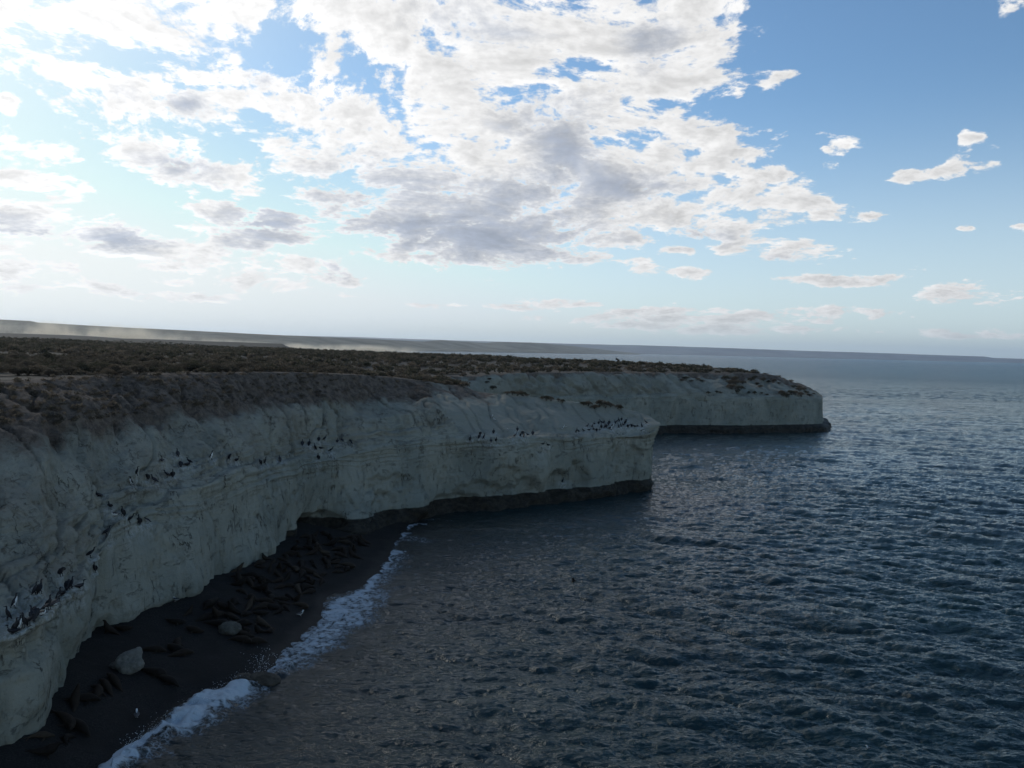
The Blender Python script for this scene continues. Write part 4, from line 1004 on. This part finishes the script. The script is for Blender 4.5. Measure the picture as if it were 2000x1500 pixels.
for zone, L in byz.items():
    L.sort(key=lambda h: h[1])
    for i, (z_, px, py, p, nh, steep) in enumerate(L):
        pose = rng.choice(['upright', 'upright', 'preen', 'sit', 'lean']) if (px, py) not in ((176,1089),) else 'lean'
        wh = 1 if rng.random() < 0.12 else 0
        hh = bv_cliff.ray_cast(Vector(p + nh * 0.14 * steep + [0, 0, 0.5]), Vector((0, 0, -1)), 1.2)
        b_ = np.array(hh[0]) if hh[0] is not None and abs(hh[0][2] - p[2]) < 0.35 else p + nh * 0.08
        rz = math.atan2(nh[1], nh[0]) + rng.choice([0, math.pi, math.pi / 2, -math.pi / 2, 0.8, 2.4]) + rng.uniform(-.4, .4)
        chest = 'white-chested' if wh else 'all-dark'
        inst('cormorant', CORM[(pose, wh)], b_ - [0, 0, 0.01], rz, rng.uniform(1.0, 1.2), label='%s cormorant %s, %s from left, %s' % (chest, POSE_TXT[pose], ordinal(i), zone), cat='bird', group='cormorants resting on the cliff ledges')
h = cast(bv_head, 1386, 833)
if h[0] is not None:
    inst('cormorant', CORM[('upright', 0)], h[0] + Vector((0.1, -0.25, 0)), 2.0, 1.2, label='lone dark cormorant low on the far headland just above the weed line', cat='bird')
for (px, py, lab) in [(960,815,'white-headed gull on the crease between rough cliff and sandy slope, upper of two'),(966,821,'white-headed gull on the crease above the dark bed, lower of two'),(991,842,'white-headed gull at the foot of the sandy slope crease'),(1098,838,'white gull left of the cormorant crowd on the sandy slope'),(1104,835,'white gull right beside another, left of the cormorant crowd')]:
    h = cast(bv_cliff, px, py)
    if h[0] is not None: inst('gull', GULL, h[0] + Vector((0, -0.05, -0.01)), rng.uniform(0, 6), 1.05, label=lab, cat='bird', group='gulls on the cliff')
for (px, py, rz, lab) in [(343,1175,2.9,'white-headed gull with dark wings on the dark beach at the cliff foot'),(267,1402,2.0,'white-headed gull alone on dark shingle below the pale boulder'),(587,1203,0.7,'small white gull between the colony and the pale surf')]:
    h = cast(bv_beach, px, py)
    if h[0] is not None: inst('gull', GULL, h[0] - Vector((0, 0, 0.005)), rz, 1.15, label=lab, cat='bird', group='gulls on the beach')
p = PZ(1698, 1461, 0.12); inst('gull', GULL, p - [0, 0, .16], 2.8, 0.8, label='small white gull floating on the dark water near the bottom of the picture', cat='bird')
p = PZ(1121, 1137, 0.0); inst('sea_lion', LION[('swim', 0, 0)], p, 2.6, 0.8, label='dark head and neck of a sea lion swimming in open water off the cliff', cat='sea lion')

# ------------------------------------------------------------------ sea lions on the beach
placed = []
def put_lion(px, py, rz, key, lab, sc=1.0, group='sea lions hauled out on the beach'):
    h = cast(bv_beach, px, py)
    if h[0] is None: return
    hc = cast(bv_cliff, px, py)
    if hc[0] is not None and hc[3] < h[3] - 0.3: return
    dx = bv_beach.ray_cast(h[0] + Vector((0.5, 0, 3)), Vector((0, 0, -1)))[0]; sl = 0.0
    nrm = h[1]; o = inst('sea_lion', LION[key], h[0] - Vector((0, 0, 0.03)), 0, sc, label=lab, cat='sea lion', group=group)
    q = Vector((0, 0, 1)).rotation_difference(nrm if nrm.z > 0 else -nrm); o.rotation_mode = 'QUATERNION'
    from mathutils import Quaternion
    o.rotation_quaternion = q @ Quaternion((0, 0, 1), rz)
    placed.append((h[0].x, h[0].y))
KNOWN = [
 (188,1357,1.9,('curl',0,1),'tawny brown sea lion lying rounded, nearest the cliff of a row of three',0.85),
 (206,1345,2.5,('flat',0,1),'brown sea lion in the middle of the row of three below the boulder',0.8),
 (223,1334,2.6,('flat',0,1),'brown sea lion farthest up the beach in the row of three below the boulder',0.8),
 (142,1374,2.2,('raise',0,1),'sea lion sitting up with its neck raised near the cliff foot',0.85),
 (162,1368,0.6,('flat',0,0),'dark sea lion lying behind the one with the raised neck',0.85),
 (128,1412,-0.6,('side',0,1),'brown sea lion lying on its side at the cliff foot near the bottom left',0.95),
 (150,1420,-0.4,('flat',0,0),'dark sea lion stretched out at the bottom left of the beach',0.9),
 (300,1318,-0.2,('flat',1,0),'large dark sea lion lying by itself between boulder and surf',0.95),
 (325,1331,-0.3,('flat',0,0),'smaller dark sea lion beside the large one between boulder and surf',0.85),
 (298,1272,0.3,('flat',0,1),'brown sea lion lying just above the pale boulder',0.8),
 (340,1270,-0.4,('curl',0,0),'dark curled sea lion in the small pile right of the pale boulder',0.95),
 (352,1280,0.8,('flat',0,1),'brown sea lion in the small pile right of the pale boulder',0.85),
 (345,1262,2.0,('side',0,1),'sea lion on its side at the back of the small pile',0.85),
 (342,1217,0.2,('curl',0,0),'dark curled sea lion alone below the gull',0.8),
 (376,1233,-0.3,('curl',0,1),'brown rounded sea lion left of the round pale boulder',0.85),
 (368,1199,1.4,('raise',0,1),'small sea lion with raised head between gull and colony',0.6),
 (401,1209,1.0,('flat',0,0),'dark sea lion lying behind the round pale boulder',0.9),
 (425,1222,0.05,('flat',1,0),'large dark bull lying along the back of the round pale boulder',1.0),
 (472,1253,-0.2,('side',0,1),'brown sea lion with a pointed nose, left of the pair by the surf',0.9),
 (496,1256,0.2,('flat',0,1),'brown sea lion, right of the pair by the surf',0.85),
 (485,1186,1.7,('raise',0,2),'tawny sea lion rearing up in the middle of the colony',0.75),
 (466,1144,0.4,('raise',1,0),'bull with raised head at the upper left of the colony',0.8),
 (590,1186,-0.5,('side',0,2),'tawny sea lion at the seaward edge of the colony above the surf tongue',0.85),
 (681,1107,-0.4,('side',0,2),'pale tawny sea lion at the right edge of the colony near the surf',0.9),
 (464,1115,1.0,('raise',0,2),'pale sea lion with raised head at the cliff foot left of the colony',0.7),
]
for (px, py, rz, key, lab, sc) in KNOWN: put_lion(px, py, rz, key, lab, sc * 0.92)
zones = [  # polygon in the picture, how many, words
 ([(575,1052),(640,1044),(660,1062),(640,1082),(560,1085)], 16, 'packed in the cave mouth'),
 ([(655,1050),(715,1048),(712,1078),(660,1090)], 10, 'below the dark rock shelf'),
 ([(520,1090),(600,1085),(620,1112),(540,1120),(490,1112)], 17, 'close to the pale cliff foot'),
 ([(620,1085),(690,1082),(690,1112),(630,1130)], 12, 'at the colony\'s right end'),
 ([(540,1120),(625,1118),(630,1140),(600,1160),(540,1150)], 16, 'in the colony\'s middle'),
 ([(455,1125),(530,1122),(530,1160),(470,1175)], 12, 'on the colony\'s left flank'),
 ([(470,1175),(560,1160),(590,1178),(540,1200),(480,1212)], 17, 'on the colony\'s lower side'),
 ([(410,1180),(465,1175),(470,1215),(420,1208)], 7, 'above the round pale boulder'),
 ([(450,1222),(520,1215),(530,1238),(470,1245)], 7, 'right of the round pale boulder'),
 ([(60,1452),(100,1400),(130,1395),(150,1445),(70,1480)], 3, 'in the darkest beach corner'),
 ([(200,1230),(280,1215),(290,1228),(215,1245)], 2, 'in the cliff foot\'s shadow'),
]
def inpoly(x, y, P):
    c = False
    for i in range(len(P)):
        (ax, ay), (bx, by) = P[i], P[i - 1]
        if (ay > y) != (by > y) and x < (bx - ax) * (y - ay) / (by - ay) + ax: c = not c
    return c
for poly, cnt, words in zones:
    tries = 0; k = 0
    while k < cnt and tries < 900:
        tries += 1
        x = rng.uniform(min(q[0] for q in poly), max(q[0] for q in poly)); y = rng.uniform(min(q[1] for q in poly), max(q[1] for q in poly))
        if not inpoly(x, y, poly): continue
        h = cast(bv_beach, x, y)
        if h[0] is None or any(math.hypot(h[0].x - a_, h[0].y - b_) < 0.80 for a_, b_ in placed): continue
        key = rng.choice([('flat',0,0),('flat',0,1),('flat',0,1),('curl',0,1),('curl',0,0),('side',0,1),('side',0,2),('raise',0,1),('flat',1,0),('raise',1,0)])
        tx = {'flat': 'lying flat', 'curl': 'curled up', 'side': 'on its side', 'raise': 'head up'}[key[0]]
        tone = {0: 'dark brown', 1: 'brown', 2: 'tawny'}[key[2]]
        n0 = len(placed)
        put_lion(x, y, rng.uniform(0, 6.28), key, '%s %ssea lion %s|%s|%d' % (tone, 'bull ' if key[1] else '', tx, words, x), rng.uniform(0.52, 0.86))
        k += len(placed) - n0 if len(placed) > n0 else 0
zl = {}
for o in SC.objects:
    if '|' in o.get('label', ''): zl.setdefault(o['label'].split('|')[1], []).append(o)
for words, L in zl.items():
    L.sort(key=lambda o: int(o['label'].split('|')[2]))
    for i, o in enumerate(L): o['label'] = '%s, %s from left %s' % (o['label'].split('|')[0], ordinal(i), words)

# ================================================================== boulders
def boulder(name, loc, size, seed, m_, label, tiltz=0.0, knob=None, rough=0.3, group=None):
    bm = bmesh.new(); bmesh.ops.create_icosphere(bm, subdivisions=5, radius=1.0)
    V = np.array([v.co[:] for v in bm.verts])
    d = 1 + rough * fbm(V[:, 0] * 0.9 + seed, V[:, 1] * 0.9, V[:, 2] * 0.9, 2) + 0.12 * fbm(V[:, 0] * 2.6 + seed, V[:, 1] * 2.6, V[:, 2] * 2.6, 4)
    cell = np.abs(fbm(V[:, 0] * 1.5, V[:, 1] * 1.5 + seed, V[:, 2] * 1.5, 2)); d -= 0.08 * sstep(1 - cell, .9, 1)
    V = V * d[:, None]
    if knob is not None:
        kk = np.array(knob[:3]); w = np.exp(-((V / np.linalg.norm(V, axis=1, keepdims=True) - kk / np.linalg.norm(kk)) ** 2).sum(1) / 0.18); V += w[:, None] * kk * knob[3]
    V *= np.array(size) / 2
    for v, c in zip(bm.verts, V): v.co = c
    me = bpy.data.meshes.new(name); bm.to_mesh(me); bm.free(); me.materials.append(m_)
    for p in me.polygons: p.use_smooth = True
    o = bpy.data.objects.new(name, me); SC.collection.objects.link(o); o.location = loc; o.rotation_euler = (0, 0, tiltz)
    tag(o, label, 'boulder', group); return o
def rockmat(name, a_, b_):
    m_, n, b = mat(name); P = n.new('ShaderNodeNewGeometry').outputs['Position']
    c = n.mix(n.mapr(n.noise(P, 1.8, 6, 0.65), 0.35, 0.65), a_, b_); c = n.mix(n.mapr(n.noise(P, 9, 5, 0.7), 0.62, 0.74), c, tuple(x * 0.35 for x in a_))
    n.put(b.inputs['Base Color'], c); b.inputs['Roughness'].default_value = 0.9; b.inputs['Specular IOR Level'].default_value = 0.2
    n.put(b.inputs['Normal'], n.bump(n.noise(P, 4, 7, 0.7), 0.8, 0.12)); return m_
M_PR = rockmat('pale_rock', (0.11, 0.104, 0.088), (0.19, 0.178, 0.15)); M_BR = rockmat('brown_rock', (0.050, 0.040, 0.030), (0.11, 0.088, 0.066)); M_GR = rockmat('grey_rock', (0.07, 0.065, 0.054), (0.12, 0.112, 0.092))
h = cast(bv_beach, 246, 1312)[0]; boulder('boulder', h + Vector((0, 0.3, 0.30)), (1.3, 1.1, 1.05), 4.2, M_PR, 'pale angular boulder with a knob on top, alone on the dark beach', 0.5, (0.5, 0.2, 0.9, 0.5), 0.4)
h = cast(bv_beach, 226, 1306)[0]; boulder('boulder', h + Vector((0, 0.2, 0.10)), (0.9, 0.8, 0.5), 9.0, M_GR, 'low grey rock leaning against the left of the pale angular boulder', 0.2)
h = cast(bv_beach, 446, 1241)[0]; boulder('boulder', h + Vector((0, 0.35, 0.32)), (1.5, 0.95, 0.85), 2.2, M_GR, 'round pale boulder lying in front of a dark bull in the colony', 0.15, None, 0.14)
h = PZ(478, 1330, 0.1); boulder('boulder', Vector(h), (1.3, 1.0, 0.9), 6.1, M_BR, 'smaller brown boulder washed by surf, left of two', 0.3, None, 0.25, 'boulders in the surf')
h = PZ(512, 1331, 0.05); boulder('boulder', Vector(h), (1.75, 1.2, 1.0), 3.3, M_BR, 'larger smooth brown boulder washed by surf, right of two', 0.0, None, 0.18, 'boulders in the surf')

# spray thrown up beside the surf boulders
V, F = [], []
rs = np.random.default_rng(5)
for i in range(260):
    q = PZ(rs.normal(512, 16), rs.normal(1306, 13), 0.0); r_ = rs.uniform(0.008, 0.028); c = q + [0, 0, abs(rs.normal(0.15, 0.3))]
    b0 = len(V)
    for dxyz in ((1,0,0),(-1,0,0),(0,1,0),(0,-1,0),(0,0,1),(0,0,-1)): V.append(c + r_ * np.array(dxyz))
    for f in ((0,2,4),(2,1,4),(1,3,4),(3,0,4),(2,0,5),(1,2,5),(3,1,5),(0,3,5)): F.append(tuple(b0 + k for k in f))
for i in range(900):
    s = rs.random(); q = PZ(*( (np.array([240, 1475]) * (1 - s) + np.array([470, 1335]) * s) + rs.normal(0, 6, 2)), 0.0); r_ = rs.uniform(0.006, 0.022); c = q + [0, 0, abs(rs.normal(0.3, 0.22))]
    b0 = len(V)
    for dxyz in ((1,0,0),(-1,0,0),(0,1,0),(0,-1,0),(0,0,1),(0,0,-1)): V.append(c + r_ * np.array(dxyz))
    for f in ((0,2,4),(2,1,4),(1,3,4),(3,0,4),(2,0,5),(1,2,5),(3,1,5),(0,3,5)): F.append(tuple(b0 + k for k in f))
M_FOAM = plain('foam_drops', (0.78, 0.81, 0.83), 0.6, 0.03, 5)
tag(mesh_obj('sea_spray', V, np.array(F), [M_FOAM]), 'fine white drops of spray above the breaking wave', 'spray', kind='stuff')

# ================================================================== shrubs
def leafmat(name, a_, b_, c_):
    m_, n, b = mat(name); g = n.new('ShaderNodeNewGeometry'); P = g.outputs['Position']
    c = n.mix(n.mapr(n.noise(P, 0.45, 3, 0.6), 0.38, 0.62), a_, b_); c = n.mix(n.mapr(n.noise(P, 3.5, 3, 0.7), 0.50, 0.70), c, c_)
    df, tl, mx = n.new('ShaderNodeBsdfDiffuse'), n.new('ShaderNodeBsdfTranslucent'), n.new('ShaderNodeMixShader')
    n.put(df.inputs[0], c); n.put(tl.inputs[0], n.v('SCALE', c, scale=1.3)); mx.inputs[0].default_value = 0.42
    n.nt.links.new(df.outputs[0], mx.inputs[1]); n.nt.links.new(tl.outputs[0], mx.inputs[2])
    out = [q for q in n.nt.nodes if q.type == 'OUTPUT_MATERIAL'][0]; n.nt.links.new(mx.outputs[0], out.inputs[0]); n.nt.nodes.remove(b)
    return m_
M_L = [leafmat('olive_leaves', (0.078, 0.066, 0.048), (0.110, 0.090, 0.068), (0.150, 0.122, 0.086)), leafmat('dark_leaves', (0.052, 0.050, 0.034), (0.078, 0.070, 0.048), (0.105, 0.090, 0.062)),
       leafmat('dry_twigs', (0.110, 0.086, 0.062), (0.150, 0.120, 0.088), (0.210, 0.170, 0.120))]
M_TW = plain('shrub_stem', (0.055, 0.042, 0.032), 0.9, 0.2, 8)
def bush_arrays(seed, nface, fs, R=0.9, H=0.85, lobes=8, twigs=True):
    r = np.random.default_rng(seed); L = []
    for i in range(lobes):
        a_ = r.uniform(0, 2 * math.pi); q = R * math.sqrt(r.random()) * 0.66
        L.append((q * math.cos(a_), q * math.sin(a_), H * r.uniform(0.28, 0.66), r.uniform(0.28, 0.48) * R))
    L = np.array(L); k = r.integers(0, lobes, nface)
    dirv = r.normal(size=(nface, 3)); dirv /= np.linalg.norm(dirv, axis=1, keepdims=True); dirv[:, 2] = np.abs(dirv[:, 2]) * 0.9 - 0.12
    rad = r.uniform(0.55, 1.12, nface) ** 0.6 * L[k, 3]
    C = L[k, :3] + dirv * rad[:, None]; C[:, 2] = np.maximum(C[:, 2], 0.02)
    t1 = r.normal(size=(nface, 3)); t1 /= np.linalg.norm(t1, axis=1, keepdims=True)
    t1 = t1 * 0.6 + dirv * 0.7; t1 /= np.linalg.norm(t1, axis=1, keepdims=True)
    t2 = np.cross(t1, r.normal(size=(nface, 3))); t2 /= np.linalg.norm(t2, axis=1, keepdims=True)
    s = fs * r.uniform(0.6, 1.5, nface)[:, None]
    V = np.stack([C - t2 * s * 0.45, C + t1 * s * 1.3, C + t2 * s * 0.45 + t1 * s * 0.2], 1).reshape(-1, 3)
    F = np.arange(nface * 3).reshape(-1, 3)
    return V, F, L
def stems(seed, L):
    r = np.random.default_rng(seed); V, F = [], []
    for l in L:
        sweep(V, F, [(0.05 * l[0], 0.05 * l[1], -0.05), (l[0] * 0.5, l[1] * 0.5, l[2] * 0.55), (l[0], l[1], l[2] + l[3] * 0.3)], [0.022, 0.015, 0.006], 5)
    return V, F
def bush_proto(seed, mi, nface, fs, R, H, lobes):
    V, F, L = bush_arrays(seed, nface, fs, R, H, lobes)
    cr = mesh_obj('foliage', V, F, [M_L[mi]], smooth=False); V2, F2 = stems(seed, L); st = mesh_obj('stem', V2, F2, [M_TW])
    d = (cr.data, st.data, mi); bpy.data.objects.remove(cr); bpy.data.objects.remove(st); return d
PROTO = [bush_proto(100 + i, [0, 1, 2, 0, 1, 2, 0, 1, 2, 0][i], 1500, 0.062, [.95, .9, .85, 1.0, .8, .9, .9, .95, .8, 1.0][i], [.9, .8, .7, .75, .95, .8, 1.0, .75, .65, .85][i], [9, 8, 7, 11, 7, 9, 8, 10, 6, 12][i]) for i in range(10)]
def add_bush(proto, loc, rz, sc, label, group):
    e_ = bpy.data.objects.new('shrub', None); SC.collection.objects.link(e_); e_.empty_display_size = 0.2
    e_.location = loc; e_.rotation_euler = (0, 0, rz); e_.scale = sc; tag(e_, label, 'shrub', group)
    for nm, d in (('foliage', proto[0]), ('stem', proto[1])):
        c = bpy.data.objects.new(nm, d); SC.collection.objects.link(c); c.parent = e_
    return e_
rs = np.random.default_rng(77)
cand = []
def scatter(n, rmin, rmax, a0, a1, margin, rad):
    r = np.sqrt(rs.uniform(rmin ** 2, rmax ** 2, n)); a_ = np.radians(rs.uniform(a0, a1, n)); x, y = r * np.sin(a_), r * np.cos(a_)
    z, sd_ = ground_z(x, y); ok = sd_ > margin
    for X_, Y_, Z_, s in zip(x[ok], y[ok], z[ok], sd_[ok]): cand.append((X_, Y_, Z_, rad * rs.uniform(0.55, 1.35), s))
scatter(2500, 45, 135, -36, 6, 0.5, 1.08)
scatter(10500, 135, 470, -36, 24, 1.2, 1.05)
scatter(900, 470, 900, -36, -13, 3, 1.0)
# keep some bare sandy gaps
gap = fbm(np.array([c[0] for c in cand]) / 9, np.array([c[1] for c in cand]) / 9, np.zeros(len(cand)), 3)
cand = [c for c, g in zip(cand, gap) if g > -0.45 or c[1] > 160]
info = []
for c in cand:
    px, py = px_of((c[0], c[1], c[2] + 0.4)); size = c[3] / c[1]
    info.append((c, px, py, size if -20 < px < 2020 else 0))
# extra shrubs on the point and on the headland slope
spec = []
def rim_at(px):
    P = [NEAR[i][8] for i in range(18, 26)]; xs = [px_of(p)[0] for p in P]
    return np.array([np.interp(px, xs, [p[k] for p in P]) for k in range(3)])
for px, s in [(990,.50),(1000,.55),(1010,.6),(1021,.5),(1030,.4),(1060,.42),(1067,.62),(1076,.5),(1090,.4),(1098,.4),(1140,.5),(1149,.7),(1160,.75),(1171,.85),(1182,.8),(1192,.6),(1206,.5),(1212,.42)]:
    p = rim_at(px); h = bv_cliff.ray_cast(Vector((p[0], p[1] - 0.25, p[2] + 4)), Vector((0, 0, -1)))[0]
    if h is not None: spec.append((h + Vector((0, 0, 0.12)), s * 1.45, 'crest of the sandy point'))
for px, py, s in [(962,760,.75),(957,742,.5),(951,748,.45),(1384,768,.55),(1400,767,.45),(1408,768,.5),(1463,768,.5),(1473,769,.6),(1488,769,.45),(1498,772,.5),(1428,760,1.2),(1436,752,1.2),(1444,762,1.1),(1432,744,1.1),(1418,742,1.0),(1424,750,1.0),(1450,750,.9),(1440,768,.9),
      (1478,752,.7),(1484,757,.6),(1528,772,.9),(1536,776,1.0),(1544,768,.9),(1552,772,1.0),(1560,764,.9),(1566,774,.9),(1575,768,.8),(1582,774,.7),(1550,757,.7),(1562,758,.7),(1572,762,.7),(1590,770,.5),(1332,744,.7),(1340,741,.7),(1350,745,.6),(1362,742,.6),(1372,746,.6),(1466,744,.8),(1474,741,.8),(1490,744,.8),(1500,748,.7),(1510,746,.7),(1522,750,.6)]:
    h = cast(bv_head, px, py)[0] or cast(bv_ground, px, py)[0]
    if h is not None and 120 < h[1] < 300: spec.append((h, s * 1.55, 'slope of the far headland' if px > 1000 else 'gully at the head of the cove'))
cnt_ = {}
tot = {}
for h, s, w in spec: tot[w] = tot.get(w, 0) + 1
for h, s, w in sorted(spec, key=lambda q: px_of(q[0])[0]):
    i = cnt_.get(w, 0); cnt_[w] = i + 1; pr = PROTO[rs.integers(0, 10)]
    tone = ['olive brown', 'dark green', 'dry tan'][pr[2]]
    add_bush(pr, Vector(h) - Vector((0, 0, 0.08)), rs.uniform(0, 6.28), (s, s, s * rs.uniform(0.8, 1.15)), '%s shrub, %s from the left on the %s' % (tone, ordinal(i), w), 'shrubs on the ' + w)
info.sort(key=lambda q: -q[3])
NI = 300 - len(spec)
big, rest = info[:NI], info[NI:]
def where(px, c):
    if c[4] < 2.5: return 'along the cliff rim'
    return 'in the front scrub' if c[1] < 80 else 'in the middle scrub' if c[1] < 110 else 'in the farther scrub'
def trd(px): return 'far left' if px < 220 else 'left of the bend' if px < 480 else 'right of the bend' if px < 720 else 'behind the point'
big.sort(key=lambda q: q[1]); seen = {}
for c, px, py, s in big:
    pr = PROTO[rs.integers(0, 10)]; tone = ['olive brown', 'dark green', 'dry tan'][pr[2]]
    w = where(px, c) + ', ' + trd(px); i = seen.get(w, 0); seen[w] = i + 1
    add_bush(pr, (c[0], c[1], c[2] - 0.05), rs.uniform(0, 6.28), (c[3], c[3], c[3] * rs.uniform(0.75, 1.1)), '%s shrub, %s from left %s' % (tone, ordinal(i), w), 'shrubs of the near clifftop')
# the rest, thousands of shrubs: one mass
LOW = [[bush_arrays(300 + i, nf, fs, .95, .8, 6)[0].reshape(-1, 3, 3) for i in range(6)] for nf, fs in ((240, .15), (90, .26), (34, .42))]
Vs, mi = [], []
# dry tufts on the brown soil below the rim
tuft = []
xs_ = rs.uniform(-20, 860, 1500); ys_ = rs.uniform(728, 830, 1500)
for x, y in zip(xs_, ys_):
    h = cast(bv_cliff, x, y)
    if h[0] is not None and h[0][2] > 14.2 and rs.random() < 0.5: tuft.append((h[0], rs.uniform(0.12, 0.42)))
for c, px, py, s in rest:
    if not (-60 < px < 2060): continue
    lod = 0 if c[1] < 130 else 1 if c[1] < 330 else 2
    T_ = LOW[lod][rs.integers(0, 6)]; a_ = rs.uniform(0, 6.28); ca_, sa_ = math.cos(a_), math.sin(a_); sc_ = c[3]
    x = (T_[..., 0] * ca_ - T_[..., 1] * sa_) * sc_ + c[0]; y = (T_[..., 0] * sa_ + T_[..., 1] * ca_) * sc_ + c[1]; z = T_[..., 2] * sc_ * rs.uniform(0.75, 1.15) + c[2] - 0.05
    Vs.append(np.stack([x, y, z], -1).reshape(-1, 3)); mi.append(np.full(len(T_), rs.choice([0, 0, 1, 1, 2]) if c[1] < 200 else rs.choice([0, 1, 1, 1, 2]), np.int32))
for h, s in tuft:
    T_ = LOW[1][rs.integers(0, 6)][:60]; Vs.append((T_ * s + np.array(h)).reshape(-1, 3)); mi.append(np.full(len(T_), 2 if rs.random() < .6 else 0, np.int32))
Va = np.concatenate(Vs); Ma = np.concatenate(mi)
o = mesh_obj('scrub', Va, np.arange(len(Va)).reshape(-1, 3), M_L, smooth=False, mi=Ma)
tag(o, 'dense low scrub covering the plateau behind the cliffs', 'scrub', kind='stuff')
# three taller shrubs standing against the bay
for px, d, s, lab in [(755,395,1.25,'tall dark shrub on the skyline against the bright bay'),(1206,318,1.5,'tall narrow dark shrub on the skyline behind the headland rim'),(1376,262,1.35,'tall dark shrub on the skyline above the headland slope')]:
    q = PXZ(px, d, 16.0); z = float(ground_z(np.array([q[0]]), np.array([q[1]]))[0][0]); add_bush(PROTO[4], (q[0], q[1], z), 1.0, (s * .75, s * .75, s * 1.7), lab, 'skyline shrubs')

# ================================================================== far things
def box(V, F, x0, x1, y0, y1, z0, z1):
    b0 = len(V); V += [(x0,y0,z0),(x1,y0,z0),(x1,y1,z0),(x0,y1,z0),(x0,y0,z1),(x1,y0,z1),(x1,y1,z1),(x0,y1,z1)]
    F += [tuple(b0 + k for k in f) for f in ((0,3,2,1),(4,5,6,7),(0,1,5,4),(1,2,6,5),(2,3,7,6),(3,0,4,7))]
M_HW = plain('whitewash', (0.62, 0.60, 0.56), 0.9, 0.1, 0.05); M_HR = plain('roofing', (0.30, 0.24, 0.21), 0.9, 0.1, 0.05); M_MAST = plain('mast_steel', (0.16, 0.15, 0.15), 0.7, 0.1, 1)
bv_h = bvh_of(hills); bv_c = bvh_of(coast)
h = cast(bv_h, 1041, 671.5)[0]
if h is not None:
    e_ = bpy.data.objects.new('tower', None); SC.collection.objects.link(e_); e_.location = h; tag(e_, 'small dark tower standing on the crest of the far peninsula', 'tower')
    V, F = [], []; sweep(V, F, [(0,0,4),(0,0,22),(0,0,40)], [3.2, 2.2, 1.2], 8, (1,0,0)); mesh_obj('shaft', V, F, [M_MAST], e_)
    V, F = [], []; box(V, F, -7, 7, -5, 5, -3, 5); mesh_obj('base', V, F, [M_MAST], e_, smooth=False)
    V, F = [], []; sweep(V, F, [(0,0,39),(0,0,41),(0,0,44)], [2.6, 3.0, 1.0], 8, (1,0,0)); mesh_obj('lantern', V, F, [M_MAST], e_)
rs2 = random.Random(4)
k = 0
for px in [1318,1326,1345,1362,1371,1385,1389,1396,1402,1409,1416,1418,1427,1434,1441,1446,1455,1462,1474,1489]:
    h = cast(bv_c, px, float(np.interp(px, [1300, 1500], [688.4, 693.0])) - rs2.uniform(0, 1.6))[0]
    if h is None: continue
    w, hh = rs2.uniform(22, 55), rs2.uniform(8, 16)
    e_ = bpy.data.objects.new('house', None); SC.collection.objects.link(e_); e_.location = h; tag(e_, 'pale building, %s from the left in the town on the far shore' % ordinal(k), 'house', 'pale buildings on the far shore'); k += 1
    V, F = [], []; box(V, F, -w, w, -12, 12, -4, hh); mesh_obj('wall', V, F, [M_HW], e_, smooth=False)
    V = [(-w-1,-13,hh),(w+1,-13,hh),(w+1,13,hh),(-w-1,13,hh),(-w-1,0,hh+5),(w+1,0,hh+5)]; F = [(0,1,5,4),(2,3,4,5),(0,4,3),(1,2,5),(0,3,2,1)]
    mesh_obj('roof', V, F, [M_HR], e_, smooth=False)

# ================================================================== wind-blown dust before the hills
mdu = bpy.data.materials.new('dust_cloud'); mdu.use_nodes = True; n = NT(mdu.node_tree)
P = n.new('ShaderNodeNewGeometry').outputs['Position']; x, y, z = n.sep(P)
wisp = n.mapr(n.noise(n.scale(P, (1, 1, 0.8)), 0.011, 6, 0.65), 0.36, 0.66)
# strongest along the road at the right end of the cloud
band = n.mapr(n.m('ABSOLUTE', n.m('SUBTRACT', x, -560.0)), 30, 300, 1.0, 0.05)
fall = n.m('SUBTRACT', 1.0, n.m('DIVIDE', n.m('MAXIMUM', n.m('SUBTRACT', z, 4.0), 0.0), n.mapr(x, -1350, -750, 78.0, 24.0)), clamp=True)
dn = n.m('MULTIPLY', n.m('MULTIPLY', wisp, n.m('POWER', fall, n.mapr(x, -1350, -750, 1.2, 2.0))), n.m('MULTIPLY', n.m('ADD', n.m('MULTIPLY', band, 0.07), 0.055), n.mapr(x, -520, -260, 1.0, 0.0)))
pv = n.new('ShaderNodeVolumePrincipled'); ov = n.new('ShaderNodeOutputMaterial'); n.nt.links.new(pv.outputs[0], ov.inputs['Volume'])
pv.inputs['Color'].default_value = (0.98, 0.90, 0.76, 1); pv.inputs['Anisotropy'].default_value = 0.6; n.put(pv.inputs['Density'], dn)
A_, B_ = PXZ(-120, 2550, 5), PXZ(900, 2800, 5)
V, F = [], []; L_ = math.hypot(B_[0] - A_[0], B_[1] - A_[1]); box(V, F, 0, L_, 0, 60, -3, 112)
o = mesh_obj('dust', V, F, [mdu], smooth=False); o.location = (A_[0], A_[1], 0); o.rotation_euler = (0, 0, math.atan2(B_[1] - A_[1], B_[0] - A_[0]))
tag(o, 'pale dust blown up along the far shore below the hills', 'dust', kind='stuff')
